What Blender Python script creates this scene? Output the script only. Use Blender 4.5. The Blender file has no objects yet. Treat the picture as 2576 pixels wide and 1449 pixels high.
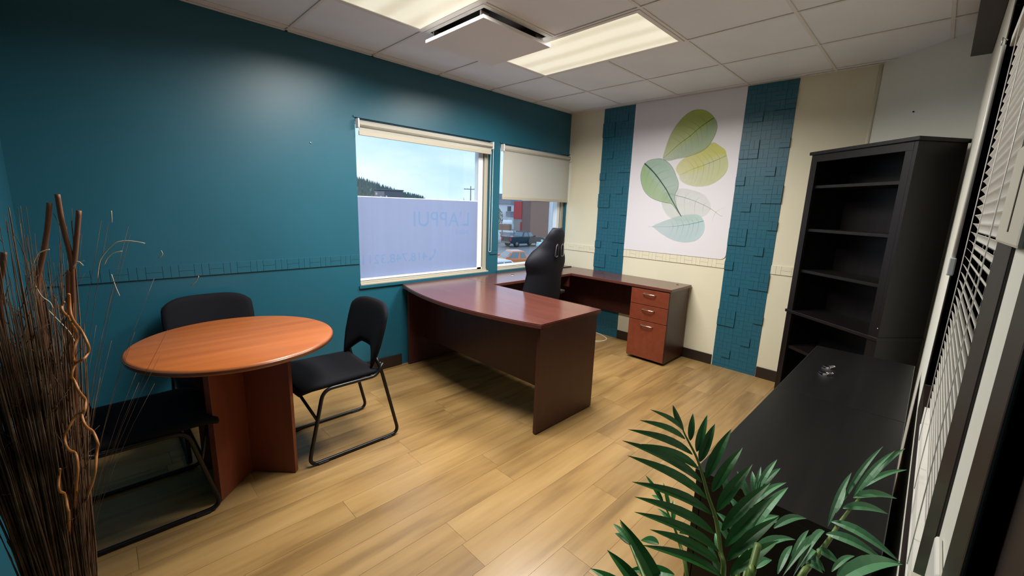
import bpy, bmesh, math, random
from mathutils import Vector, Matrix
random.seed(7)
SC = bpy.context.scene
COL = SC.collection
PI = math.pi

# ------------------------------------------------------------------ camera
cam = bpy.data.cameras.new('camera'); cam_o = bpy.data.objects.new('camera', cam); COL.objects.link(cam_o)
cam.sensor_fit = 'HORIZONTAL'; cam.sensor_width = 36.0; cam.lens = 14.661
cam.clip_start = 0.01; cam.clip_end = 3000
_r = [[0.711841, 0.110796, -0.693546], [-0.701518, 0.15994, -0.694472], [0.033981, 0.980889, 0.191577]]
_m = Matrix(_r).to_4x4(); _m.translation = (0, 0, 1.455)
cam_o.matrix_world = _m
SC.camera = cam_o

# ------------------------------------------------------------------ world: overcast sky
wd = bpy.data.worlds.new('overcast_sky'); SC.world = wd; wd.use_nodes = True
nt = wd.node_tree; nt.nodes.clear()
wo = nt.nodes.new('ShaderNodeOutputWorld'); bg = nt.nodes.new('ShaderNodeBackground')
tc = nt.nodes.new('ShaderNodeTexCoord'); nz = nt.nodes.new('ShaderNodeTexNoise'); rp = nt.nodes.new('ShaderNodeValToRGB')
mp = nt.nodes.new('ShaderNodeMapping'); mp.inputs['Scale'].default_value = (1.0, 1.0, 3.0)
nz.inputs['Scale'].default_value = 2.6; nz.inputs['Detail'].default_value = 5; nz.inputs['Roughness'].default_value = .5
rp.color_ramp.elements[0].position = .32; rp.color_ramp.elements[0].color = (.42, .62, .95, 1)
rp.color_ramp.elements[1].position = .68; rp.color_ramp.elements[1].color = (.74, .86, 1.0, 1)
nt.links.new(tc.outputs['Generated'], mp.inputs['Vector']); nt.links.new(mp.outputs['Vector'], nz.inputs['Vector'])
nt.links.new(nz.outputs['Fac'], rp.inputs['Fac']); nt.links.new(rp.outputs['Color'], bg.inputs['Color'])
SKY = 1.28
bg.inputs['Strength'].default_value = SKY
nt.links.new(bg.outputs['Background'], wo.inputs['Surface'])

# ------------------------------------------------------------------ exposure / view
vs = SC.view_settings
vs.view_transform = 'Standard'; vs.look = 'None'; vs.gamma = 1.0; vs.use_curve_mapping = False
vs.exposure = 0.28
LAMP_W = 54.0          # light given off by each ceiling troffer
LAMP_COL = (1.0, .955, .89)

# ------------------------------------------------------------------ materials
MATS = {}
def mat(name, col, rough=.5, spec=.5, metal=0.0, coat=0.0):
    m = bpy.data.materials.new(name); m.use_nodes = True
    b = m.node_tree.nodes['Principled BSDF']
    b.inputs['Base Color'].default_value = (*col, 1); b.inputs['Roughness'].default_value = rough
    b.inputs['Metallic'].default_value = metal; b.inputs['Specular IOR Level'].default_value = spec
    b.inputs['Coat Weight'].default_value = coat
    MATS[name] = m
    return m
def N(m, t): return m.node_tree.nodes.new(t)
def LK(m, a, b): m.node_tree.links.new(a, b)
def BS(m): return m.node_tree.nodes['Principled BSDF']
def coords(m, scale=(1, 1, 1), kind='Object'):
    t = N(m, 'ShaderNodeTexCoord'); p = N(m, 'ShaderNodeMapping'); p.inputs['Scale'].default_value = scale
    LK(m, t.outputs[kind], p.inputs['Vector']); return p.outputs['Vector']
def noise(m, vec, scale, detail=4, rough=.55):
    n = N(m, 'ShaderNodeTexNoise'); n.inputs['Scale'].default_value = scale; n.inputs['Detail'].default_value = detail
    n.inputs['Roughness'].default_value = rough; LK(m, vec, n.inputs['Vector']); return n.outputs['Fac']
def ramp(m, fac, stops):
    r = N(m, 'ShaderNodeValToRGB'); e = r.color_ramp.elements
    while len(e) < len(stops): e.new(.5)
    for k, (p, c) in enumerate(stops): e[k].position = p; e[k].color = (*c, 1)
    LK(m, fac, r.inputs['Fac']); return r.outputs['Color']
def bump(m, fac, strength, dist=.002):
    b = N(m, 'ShaderNodeBump'); b.inputs['Strength'].default_value = strength; b.inputs['Distance'].default_value = dist
    LK(m, fac, b.inputs['Height']); LK(m, b.outputs['Normal'], BS(m).inputs['Normal'])
def mixc(m, a, b, fac, mode='MIX'):
    x = N(m, 'ShaderNodeMix'); x.data_type = 'RGBA'; x.blend_type = mode
    for s, v in ((x.inputs['Factor'], fac), (x.inputs['A'], a), (x.inputs['B'], b)):
        if hasattr(v, 'is_output'): LK(m, v, s)
        elif isinstance(v, (int, float)): s.default_value = v
        else: s.default_value = (*v, 1)
    return x.outputs['Result']
def paint(name, col, rough=.45, spec=.5, var=.06):
    m = mat(name, col, rough, spec); v = coords(m)
    f = noise(m, v, 1.7, 3)
    c = ramp(m, f, [(.3, tuple(x*(1-var) for x in col)), (.7, tuple(min(1, x*(1+var)) for x in col))])
    LK(m, c, BS(m).inputs['Base Color']); bump(m, noise(m, v, 260, 3), .25, .0006); return m
def wood(name, dark, light, axis=0, rough=.3, scale=1.0, spec=.5, coat=0.0):
    m = mat(name, light, rough, spec, coat=coat)
    sc = [22*scale]*3; sc[axis] = 1.4*scale
    v = coords(m, tuple(sc)); f = noise(m, v, 1.0, 6, .6)
    sc2 = [3*scale]*3; sc2[axis] = .5*scale
    f2 = noise(m, coords(m, tuple(sc2)), 1.0, 3)
    c = ramp(m, f, [(.28, dark), (.72, light)])
    c2 = mixc(m, c, ramp(m, f2, [(.3, dark), (.7, light)]), .35)
    LK(m, c2, BS(m).inputs['Base Color']); bump(m, f, .06, .0005); return m

paint('teal_paint', (.011, .098, .148), .40, .5)
paint('cream_paint', (.70, .66, .50), .5, .4, .03)
paint('offwhite_paint', (.74, .74, .66), .55, .4, .03)
paint('tile_white', (.83, .88, .95), .9, .2, .04)
mat('grid_white', (.82, .81, .80), .45)
mat('plank_joint', (.10, .06, .025), .8)
mat('dark_gap', (.012, .012, .012), .9)
mat('dark_trim', (.020, .013, .010), .35)
mat('dark_brown', (.030, .020, .016), .45)
mat('white_plastic', (.78, .77, .72), .35)
mat('ivory_plastic', (.62, .60, .50), .4)
mat('white_frame', (.80, .83, .86), .3)
mat('cream_frame', (.42, .39, .31), .4)
mat('gasket', (.02, .02, .04), .6)
mat('chrome', (.75, .75, .76), .18, metal=1.0)
mat('slot_grey', (.07, .07, .08), .3)
mat('nickel', (.62, .60, .58), .3, metal=1.0)
mat('black_metal', (.005, .005, .006), .34, .35)
mat('black_plastic', (.008, .008, .010), .4)
m = mat('black_fabric', (.004, .004, .007), .85, .2); bump(m, noise(m, coords(m), 900, 2), .5, .0008)
m = mat('charcoal_leather', (.005, .0055, .010), .62, .22); bump(m, noise(m, coords(m), 420, 2), .25, .0006)
m = mat('black_laminate', (.012, .011, .012), .36, .4)
c = ramp(m, noise(m, coords(m, (1, 14, 14)), 1.5, 5), [(.3, (.003, .003, .0034)), (.7, (.007, .006, .006))]); LK(m, c, BS(m).inputs['Base Color'])
m = mat('espresso_wood', (.012, .008, .009), .42, .4)
c = ramp(m, noise(m, coords(m, (18, 18, 1.5)), 1.5, 5), [(.3, (.003, .002, .0025)), (.7, (.0075, .0045, .005))]); LK(m, c, BS(m).inputs['Base Color'])
wood('cherry_table', (.29, .075, .016), (.44, .13, .028), 0, .32, .8)
wood('cherry_base', (.11, .024, .010), (.19, .042, .016), 2, .4)
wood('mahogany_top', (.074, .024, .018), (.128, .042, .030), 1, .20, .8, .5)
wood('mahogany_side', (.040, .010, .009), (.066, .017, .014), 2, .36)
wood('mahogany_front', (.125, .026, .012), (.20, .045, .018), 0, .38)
mat('edge_band', (.16, .05, .02), .25)

# vinyl planks: each plank takes its own tone from its own random value
m = mat('vinyl_plank', (.5, .36, .18), .27, .5)
oi = N(m, 'ShaderNodeObjectInfo'); tx = N(m, 'ShaderNodeTexCoord')
ad = N(m, 'ShaderNodeVectorMath'); ad.operation = 'ADD'; sc_ = N(m, 'ShaderNodeVectorMath'); sc_.operation = 'SCALE'
cb = N(m, 'ShaderNodeCombineXYZ')
for k in range(3): LK(m, oi.outputs['Random'], cb.inputs[k])
LK(m, cb.outputs[0], sc_.inputs[0]); sc_.inputs['Scale'].default_value = 37.0
LK(m, tx.outputs['Object'], ad.inputs[0]); LK(m, sc_.outputs[0], ad.inputs[1])
mpn = N(m, 'ShaderNodeMapping'); mpn.inputs['Scale'].default_value = (1.6, 16, 1); LK(m, ad.outputs[0], mpn.inputs['Vector'])
f1 = noise(m, mpn.outputs['Vector'], 1.3, 6, .6)
mp2 = N(m, 'ShaderNodeMapping'); mp2.inputs['Scale'].default_value = (.9, 7.5, 1); LK(m, ad.outputs[0], mp2.inputs['Vector'])
f2 = noise(m, mp2.outputs['Vector'], 1.0, 3)
ca = ramp(m, f1, [(.25, (.225, .132, .046)), (.5, (.32, .195, .070)), (.75, (.40, .258, .104))])
cb2 = ramp(m, f2, [(.36, (.150, .086, .036)), (.48, (.32, .198, .076)), (.7, (.41, .272, .118))])
cc = mixc(m, ca, cb2, .5)
tone = ramp(m, oi.outputs['Random'], [(0.0, (.84, .82, .80)), (1.0, (1.04, 1.04, 1.04))])
LK(m, mixc(m, cc, tone, 1.0, 'MULTIPLY'), BS(m).inputs['Base Color']); bump(m, f1, .05, .0004)

# clear glazing: thin pane, mostly see-through with a faint reflection
m = bpy.data.materials.new('clear_glass'); m.use_nodes = True; MATS['clear_glass'] = m
m.node_tree.nodes.clear()
o_ = N(m, 'ShaderNodeOutputMaterial'); t_ = N(m, 'ShaderNodeBsdfTransparent'); g_ = N(m, 'ShaderNodeBsdfGlossy'); x_ = N(m, 'ShaderNodeMixShader')
t_.inputs['Color'].default_value = (.96, .98, .98, 1); g_.inputs['Roughness'].default_value = .03; x_.inputs['Fac'].default_value = .05
LK(m, t_.outputs[0], x_.inputs[1]); LK(m, g_.outputs[0], x_.inputs[2]); LK(m, x_.outputs[0], o_.inputs['Surface'])
def translucent(name, col, face, mixf=.5, streak=False):
    m = bpy.data.materials.new(name); m.use_nodes = True; MATS[name] = m; m.node_tree.nodes.clear()
    o = N(m, 'ShaderNodeOutputMaterial'); t = N(m, 'ShaderNodeBsdfTranslucent'); d = N(m, 'ShaderNodeBsdfDiffuse'); x = N(m, 'ShaderNodeMixShader')
    t.inputs['Color'].default_value = (*col, 1); d.inputs['Color'].default_value = (*face, 1); x.inputs['Fac'].default_value = mixf
    if streak:
        f = noise(m, coords(m, (24, 1, .7)), 1.0, 5)
        LK(m, ramp(m, f, [(.35, tuple(c*.985 for c in col)), (.7, tuple(min(1, c*1.015) for c in col))]), t.inputs['Color'])
    LK(m, t.outputs[0], x.inputs[1]); LK(m, d.outputs[0], x.inputs[2]); LK(m, x.outputs[0], o.inputs['Surface']); return m
translucent('frosted_film', (.74, .76, .86), (.50, .50, .60), .12, True)
m = bpy.data.materials.new('film_letter'); m.use_nodes = True; MATS['film_letter'] = m; m.node_tree.nodes.clear()
o_ = N(m, 'ShaderNodeOutputMaterial'); t_ = N(m, 'ShaderNodeBsdfTransparent'); t_.inputs['Color'].default_value = (.80, .955, 1.0, 1)
LK(m, t_.outputs[0], o_.inputs['Surface'])
translucent('shade_fabric', (.62, .60, .54), (.80, .78, .70), .45)
m = mat('lamp_lens', (.9, .88, .8), .35)
BS(m).inputs['Emission Color'].default_value = (1.0, .93, .70, 1); BS(m).inputs['Emission Strength'].default_value = .54
wv = N(m, 'ShaderNodeTexWave'); wv.wave_type = 'BANDS'; wv.bands_direction = 'X'; wv.inputs['Scale'].default_value = 1.55; wv.inputs['Distortion'].default_value = .6; wv.inputs['Detail'].default_value = 1
LK(m, coords(m), wv.inputs['Vector'])
LK(m, ramp(m, wv.outputs['Fac'], [(0, (.78, .72, .52)), (.7, (1.0, .95, .74))]), BS(m).inputs['Emission Color'])
bump(m, noise(m, coords(m), 420, 1), .5, .001)
mat('vinyl_sheet', (.72, .70, .74), .4)
mat('leaf_deep', (.022, .14, .028), .38, .4); mat('leaf_pale', (.085, .25, .115), .42, .4)
for nm in ('leaf_deep', 'leaf_pale'):
    m = MATS[nm]; base = BS(m).inputs['Base Color'].default_value[:3]
    oi = N(m, 'ShaderNodeObjectInfo')
    LK(m, ramp(m, oi.outputs['Random'], [(0, tuple(x*.75 for x in base)), (1, tuple(x*1.3 for x in base))]), BS(m).inputs['Base Color'])
    BS(m).inputs['Subsurface Weight'].default_value = 0
mat('rachis_green', (.13, .22, .045), .45); mat('soil', (.02, .013, .009), .95)
paint('terracotta_dark', (.016, .013, .012), .5)
m = mat('twig_brown', (.05, .03, .018), .8, .2)
c = ramp(m, noise(m, coords(m), 14, 3), [(.3, (.05, .027, .015)), (.55, (.14, .08, .045)), (.8, (.30, .20, .12))]); LK(m, c, BS(m).inputs['Base Color'])
mat('stick_tan', (.20, .075, .030), .6); mat('curl_orange', (.42, .16, .035), .5); mat('wisp_pale', (.55, .48, .36), .7)
m = mat('asphalt', (.16, .165, .18), .55, .4)
c = ramp(m, noise(m, coords(m), .12, 5), [(.35, (.12, .125, .14)), (.65, (.24, .25, .27))]); LK(m, c, BS(m).inputs['Base Color'])
mat('brown_siding', (.26, .14, .115), .7); mat('red_panel', (.55, .05, .045), .5); mat('grey_siding', (.34, .31, .28), .7)
mat('house_white', (.72, .76, .80), .7); mat('roof_slate', (.13, .15, .19), .8); mat('fence_wood', (.30, .17, .11), .8)
mat('conifer', (.035, .075, .05), .9); mat('conifer_hazed', (.12, .18, .165), .9); mat('bare_wood', (.24, .20, .19), .9); mat('hill_far', (.15, .19, .17), .9)  # hill conifers are paled: distance haze is mixed into their colour
mat('car_navy', (.012, .020, .038), .22, .5, coat=.6); mat('car_orange', (.72, .22, .06), .3, coat=.5); mat('car_white', (.75, .78, .80), .3, coat=.4); mat('car_aqua', (.40, .68, .70), .3, coat=.4)
mat('car_glass', (.16, .22, .26), .08, .6); mat('tyre', (.012, .012, .013), .8); mat('tail_red', (.55, .02, .03), .3); mat('grey_far', (.14, .15, .17), .7); mat('pole_grey', (.20, .20, .21), .8)  # car glass is lightened: reflected sky is put into its base colour
mat('window_dark', (.05, .07, .09), .2)

# ------------------------------------------------------------------ mesh helpers
class MB:
    def __init__(s): s.v = []; s.f = []; s.sm = []
    def add(s, vs_, fs, smooth=False):
        n = len(s.v); s.v += [tuple(p) for p in vs_]
        for f in fs: s.f.append(tuple(i+n for i in f)); s.sm.append(smooth)
        return s
    def box(s, x0, x1, y0, y1, z0, z1, b=0.0):
        if b <= 0:
            return s.add([(x, y, z) for z in (z0, z1) for y in (y0, y1) for x in (x0, x1)],
                         [(0, 2, 3, 1), (4, 5, 7, 6), (0, 1, 5, 4), (2, 6, 7, 3), (0, 4, 6, 2), (1, 3, 7, 5)])
        bm = bmesh.new(); bmesh.ops.create_cube(bm, size=1.0)
        bmesh.ops.scale(bm, vec=(x1-x0, y1-y0, z1-z0), verts=bm.verts)
        bmesh.ops.translate(bm, vec=((x0+x1)/2, (y0+y1)/2, (z0+z1)/2), verts=bm.verts)
        bmesh.ops.bevel(bm, geom=bm.edges[:], offset=b, segments=2, profile=.5, affect='EDGES')
        bm.verts.index_update(); s.add([v.co for v in bm.verts], [[v.index for v in f.verts] for f in bm.faces]); bm.free(); return s
    def prism(s, pts, z0, z1):                       # polygon in xy, extruded in z
        n = len(pts); a = sum(pts[i][0]*pts[(i+1) % n][1]-pts[(i+1) % n][0]*pts[i][1] for i in range(n))
        if a < 0: pts = pts[::-1]
        return s.add([(p[0], p[1], z0) for p in pts]+[(p[0], p[1], z1) for p in pts],
                     [tuple(range(n))[::-1], tuple(range(n, 2*n))]+[(i, (i+1) % n, n+(i+1) % n, n+i) for i in range(n)])
    def xform(s, M):
        s.v = [tuple(M @ Vector(p)) for p in s.v]; return s
    def tube(s, pts, r, n=8, closed=False):
        P = [Vector(p) for p in pts]; m_ = len(P)
        rs = r if isinstance(r, (list, tuple)) else [r]*m_
        T = []
        for i in range(m_):
            a = P[i-1] if (i > 0 or closed) else P[0]; b = P[(i+1) % m_] if (i < m_-1 or closed) else P[-1]
            d = b-a; T.append(d.normalized() if d.length > 1e-9 else Vector((0, 0, 1)))
        u = T[0].cross(Vector((0, 0, 1)))
        if u.length < 1e-3: u = T[0].cross(Vector((1, 0, 0)))
        u.normalize(); vs_ = []
        for i in range(m_):
            u = (u-T[i]*u.dot(T[i]))
            if u.length < 1e-6: u = T[i].orthogonal()
            u.normalize(); w = T[i].cross(u)
            for k in range(n):
                a = 2*PI*k/n; vs_.append(P[i]+(u*math.cos(a)+w*math.sin(a))*rs[i])
        fs = []
        for i in range(m_ if closed else m_-1):
            j = (i+1) % m_
            for k in range(n): fs.append((i*n+k, i*n+(k+1) % n, j*n+(k+1) % n, j*n+k))
        if not closed: fs.append(tuple(range(n))[::-1]); fs.append(tuple((m_-1)*n+k for k in range(n)))
        return s.add(vs_, fs, True)
    def lathe(s, prof, c=(0, 0, 0), n=48, smooth=True):  # profile [(r,z)]
        vs_ = []; m_ = len(prof)
        for r, z in prof:
            for k in range(n): a = 2*PI*k/n; vs_.append((c[0]+r*math.cos(a), c[1]+r*math.sin(a), c[2]+z))
        fs = [(i*n+k, i*n+(k+1) % n, (i+1)*n+(k+1) % n, (i+1)*n+k) for i in range(m_-1) for k in range(n)]
        fs += [tuple(range(n))[::-1], tuple((m_-1)*n+k for k in range(n))]
        return s.add(vs_, fs, smooth)
    def shell(s, fp, th, nu=16, nv=16):              # padded sheet: fp(u,v) mid-surface, th(u,v) half thickness
        G = [[Vector(fp(i/nu*2-1, j/nv)) for i in range(nu+1)] for j in range(nv+1)]
        fr_ = []; bk = []
        for j in range(nv+1):
            for i in range(nu+1):
                du = G[j][min(i+1, nu)]-G[j][max(i-1, 0)]; dv = G[min(j+1, nv)][i]-G[max(j-1, 0)][i]
                n_ = du.cross(dv); n_ = n_.normalized() if n_.length > 1e-9 else Vector((0, 0, 1)); t = th(i/nu*2-1, j/nv)
                fr_.append(G[j][i]+n_*t); bk.append(G[j][i]-n_*t)
        w = nu+1; K = len(fr_); fs = []
        for j in range(nv):
            for i in range(nu):
                a, b, c_, d = j*w+i, j*w+i+1, (j+1)*w+i+1, (j+1)*w+i
                fs.append((a, b, c_, d)); fs.append((K+d, K+c_, K+b, K+a))
        ring = [i for i in range(nu+1)]+[j*w+nu for j in range(1, nv+1)]+[nv*w+i for i in range(nu-1, -1, -1)]+[j*w for j in range(nv-1, 0, -1)]
        for a, b in zip(ring, ring[1:]+ring[:1]): fs.append((a, K+a, K+b, b))
        return s.add(fr_+bk, fs, True)
    def mesh(s, name, mt):
        me = bpy.data.meshes.new(name); me.from_pydata(s.v, [], s.f)
        me.polygons.foreach_set('use_smooth', s.sm); me.materials.append(MATS[mt] if isinstance(mt, str) else mt); me.update(); return me
    def obj(s, name, mt, parent=None):
        return link(name, s.mesh(name, mt), parent)
def link(name, data, parent=None):
    o = bpy.data.objects.new(name, data); COL.objects.link(o)
    if parent is not None: o.parent = parent
    return o
def tag(o, label, cat, group=None):
    o['label'] = label; o['category'] = cat
    if group: o['group'] = group
    return o
def thing(name, label, cat, loc=(0, 0, 0), rz=0.0, group=None):
    o = link(name, None); o.location = loc; o.rotation_euler = (0, 0, rz); o.empty_display_size = .1
    return tag(o, label, cat, group)
def struct(o, label=None):
    o['kind'] = 'structure'
    if label: o['label'] = label
    return o
def copy_tree(o, parent=None):
    c_ = o.copy(); COL.objects.link(c_)
    if parent is not None: c_.parent = parent
    for ch in o.children: copy_tree(ch, c_)
    return c_
def smoothpath(pts, k=6):
    P = [Vector(p) for p in pts]; out = []
    for i in range(len(P)-1):
        a = P[max(i-1, 0)]; b = P[i]; c_ = P[i+1]; d = P[min(i+2, len(P)-1)]
        for j in range(k):
            t = j/k; out.append(.5*((2*b)+(c_-a)*t+(2*a-5*b+4*c_-d)*t*t+(3*b-a-3*c_+d)*t**3))
    return out+[P[-1]]
def fillet(pts, r, k=5):
    P = [Vector(p) for p in pts]; out = [P[0]]
    for i in range(1, len(P)-1):
        a = (P[i-1]-P[i]); b = (P[i+1]-P[i]); q = min(r, a.length*.48, b.length*.48)
        A, B = P[i]+a.normalized()*q, P[i]+b.normalized()*q
        for j in range(k+1): t = j/k; out.append(A*(1-t)**2+P[i]*2*t*(1-t)+B*t*t)
    return out+[P[-1]]
def lerp_table(t, x):
    for (a, va), (b, vb) in zip(t, t[1:]):
        if x <= b: return va+(vb-va)*max(0, (x-a))/(b-a)
    return t[-1][1]
# ------------------------------------------------------------------ room dimensions (metres)
XN, XE = -.285, 4.16        # near (left) wall, end wall
YR, YB = -.055, 3.265       # right wall, blue window wall
H = 2.5505
W1 = (1.495, 2.898, .772, 2.085); W2 = (3.022, 4.152, .772, 2.085)
DA, DB = (4.16, .47), (3.70, -.055)      # the cut-off corner

# floor with planks
fl = MB().box(XN-.15, XE+.15, YR-.95, YB+.12, -.12, -.004).obj('floor', 'plank_joint'); struct(fl, 'wood-look vinyl plank floor')
PW = .152; protos = {}
row = 0; y = 1.39-PW*14
while y < YB:
    x = XN-1.22*((row*.37+.13*((row*7) % 5)) % 1.0)
    while x < XE:
        x0, x1 = max(x, XN-.1), min(x+1.22, XE+.05); y0, y1 = max(y, YR-.85), min(y+PW, YB+.03)
        if x1-x0 > .02 and y1-y0 > .01 and (y0 > YR-.2 or x1 < 1.0):
            key = (round(x1-x0, 3), round(y1-y0, 3))
            if key not in protos:
                lx, ly = key; g = .00025
                protos[key] = MB().add([(g, g, -.004), (lx-g, g, -.004), (lx-g, ly-g, -.004), (g, ly-g, -.004), (2*g, 2*g, 0), (lx-2*g, 2*g, 0), (lx-2*g, ly-2*g, 0), (2*g, ly-2*g, 0)],
                    [(4, 5, 6, 7), (0, 1, 5, 4), (1, 2, 6, 5), (2, 3, 7, 6), (3, 0, 4, 7)]).mesh('plank', 'vinyl_plank')
            p = link('plank', protos[key], fl); p.location = (x0, y0, 0)
        x += 1.22
    row += 1; y += PW

# ceiling with lay-in tiles on a white grid
GX = [2.8724+.6096*i for i in range(-5, 3)]; GY = [2.5654+.6096*j for j in range(-5, 2)]
ce = MB().box(XN-.15, XE+.15, YR-.95, YB+.12, H+.16, H+.24).obj('ceiling', 'dark_gap'); struct(ce, 'white suspended tile ceiling')
xs = [XN-.02]+GX+[XE]; ys = [YR-.9]+[g for g in GY if g > YR-.9]+[YB]
LIGHT1 = (GX[2], GX[3], GY[3], GY[5]); LIGHT2 = (GX[4], GX[5], GY[3], GY[5]); VENT = (GX[3], GX[4], GY[4], GY[5])
def inside(cx, cy, r): return r[0] < cx < r[1] and r[2] < cy < r[3]
tp = {}
for a, b in zip(xs, xs[1:]):
    for c, d in zip(ys, ys[1:]):
        cx, cy = (a+b)/2, (c+d)/2
        if any(inside(cx, cy, r) for r in (LIGHT1, LIGHT2, VENT)): continue
        lx, ly = round(b-a-.012, 3), round(d-c-.012, 3)
        if lx < .02 or ly < .02: continue
        if (lx, ly) not in tp: tp[(lx, ly)] = MB().box(-lx/2, lx/2, -ly/2, ly/2, 0, .016, .0015).mesh('ceiling_tile', 'tile_white')
        t = link('ceiling_tile', tp[(lx, ly)], ce); t.location = (cx, cy, H+.006)
for g in GX: MB().box(g-.0085, g+.0085, YR-.9, YB, H, H+.004).box(g-.002, g+.002, YR-.9, YB, H+.004, H+.04).obj('grid_bar', 'grid_white', ce)
for g in ys[1:-1]: MB().box(XN, XE, g-.0085, g+.0085, H+.0005, H+.0042).obj('grid_bar', 'grid_white', ce)
MB().box(XN, XE, YB-.022, YB, H, H+.003).box(XN, XE, YB-.0015, YB, H, H+.03).obj('wall_angle', 'grid_white', ce)
MB().box(XE-.022, XE, 1.36, YB, H, H+.003).box(XE-.022, XE, .40, .94, H, H+.003).obj('wall_angle', 'grid_white', ce)
MB().box(XN, XN+.022, YR-.3, YB, H, H+.003).obj('wall_angle', 'grid_white', ce)

# walls
def wall_panels(name, mt, rects, axis, at, thick, label):
    mb = MB()
    for a0, a1, z0, z1 in rects:
        if axis == 'x': mb.box(a0, a1, at, at+thick, z0, z1)
        else: mb.box(at, at+thick, a0, a1, z0, z1)
    return struct(mb.obj(name, mt), label)
T = H+.2
wl = wall_panels('wall_left', 'teal_paint', [(XN-.12, W1[0], 0, T), (W1[0], W2[1], 0, W1[2]), (W1[0], W2[1], W1[3], T), (W1[1], W2[0], W1[2], W1[3]), (W2[1], XE+.12, 0, T)], 'x', YB, .14, 'teal painted wall with two windows')
wb = wall_panels('wall_back', 'cream_paint', [(-.4, YB, 0, T)], 'y', XE, .12, 'cream end wall behind the corner desk')
wn = wall_panels('wall_near', 'teal_paint', [(YR-.9, YB, 0, T)], 'y', XN-.12, .12, 'teal side wall behind the dried branches')
dd = Vector((DA[0]-DB[0], DA[1]-DB[1], 0)).normalized(); dn = Vector((dd.y, -dd.x, 0))
a_, b_ = Vector((*DA, 0))+dd*.02, Vector((*DB, 0))-dd*.02
struct(MB().prism([tuple(a_)[:2], tuple(b_)[:2], tuple(b_+dn*.1)[:2], tuple(a_+dn*.1)[:2]], 0, T).obj('wall_diagonal', 'offwhite_paint'), 'off-white angled wall across the corner')
e_ = Vector((*DA, 0))
struct(MB().tube([e_+Vector((-.004, .004, 0)), e_+Vector((-.004, .004, H))], .012, 8).obj('trim_1', 'cream_paint'), 'cream bead along the bend of the wall')
# right wall: window onto the corridor (x .80-2.0) and the doorway the picture is taken from (x < .5)
WR = (.765, 1.98, .90, 2.08); DOOR = (-.20, .43, 2.10)
wr = wall_panels('wall_right', 'offwhite_paint', [(WR[1], DB[0]+.15, 0, T), (WR[0], WR[1], 0, WR[2]), (WR[0], WR[1], WR[3], T), (DOOR[1], WR[0], 0, T), (DOOR[0], DOOR[1], DOOR[2], T), (XN-.12, DOOR[0], 0, T)], 'x', YR-.12, .12, 'off-white wall with the corridor window')
hall = wall_panels('wall_hall', 'dark_brown', [(XN-.4, XE, 0, T)], 'x', YR-1.0, .1, 'dark corridor wall')
struct(MB().box(XE-.1, XE, YR-.9, YR-.12, 0, T).box(XN-.4, XN-.3, YR-.9, YR-.12, 0, T).obj('wall_hall_end', 'dark_brown'), 'dark corridor end')

# baseboards
struct(MB().box(XN, 1.86, YB-.012, YB, 0, .105, .003).box(2.56, XE, YB-.012, YB, 0, .105, .003).obj('baseboard_left', 'dark_trim'), 'dark brown baseboard under the teal wall')
struct(MB().box(XE-.012, XE, 2.805, YB, 0, .1, .003).box(XE-.012, XE, 1.36, 2.415, 0, .1, .003).box(XE-.012, XE, .45, .965, 0, .1, .003).obj('baseboard_back', 'dark_trim'), 'dark brown baseboard under the cream wall')
struct(MB().box(XN, XN+.012, .3, YB, 0, .1, .003).obj('baseboard_near', 'dark_trim'))

# basket-weave mosaic: units of 76 mm, each two bricks lying or standing
U = .0762
def unit_mesh(name, mt, vert, depth, raised=0.0, ux=U):
    mb = MB(); g = .00022; h = ux/2
    for k in (0, 1):
        a0, a1 = k*h-h+g, k*h-g
        y0, y1, z0, z1 = (a0, a1, -h+g, h-g) if vert else (-h+g, h-g, a0, a1)
        b = .0006; x0, x1 = 0.0, -(depth+raised)
        mb.add([(x0, y0, z0), (x0, y1, z0), (x0, y1, z1), (x0, y0, z1), (x1, y0+b, z0+b), (x1, y1-b, z0+b), (x1, y1-b, z1-b), (x1, y0+b, z1-b)],
               [(4, 7, 6, 5), (0, 4, 5, 1), (1, 5, 6, 2), (2, 6, 7, 3), (3, 7, 4, 0)])
    return mb.mesh(name, mt)
UT = {(v, r): unit_mesh('mosaic_tile', 'teal_paint', v, .0018, r) for v in (0, 1) for r in (0.0, .011)}
UC = [unit_mesh('mosaic_tile', 'cream_paint', v, .0055) for v in (0, 1)]
UB = [unit_mesh('mosaic_tile', 'teal_paint', v, .0055) for v in (0, 1)]
def mosaic(label, y0, raised, group='teal mosaic strips on the cream wall'):
    t = thing('mosaic_panel', label, 'wall panel', (XE, y0, 0), 0, group)
    MB().box(-.004, -.0005, 0, 5*U, 0, H-.004).obj('backing', 'teal_paint', t)
    up = set()
    for c, r, s in raised:
        for i in range(s):
            for j in range(s): up.add((c+i, r-j))
    rows = int(H/U)
    for r in range(rows+1):                       # rows are counted from the ceiling down
        z = H-.004-(r+.5)*U
        if z < U*.4: continue
        for c in range(5):
            o = link('mosaic_tile', UT[((c+r) % 2, .011 if (c, r) in up else 0.0)], t); o.location = (-.004, (c+.5)*U, z)
    return t
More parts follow.
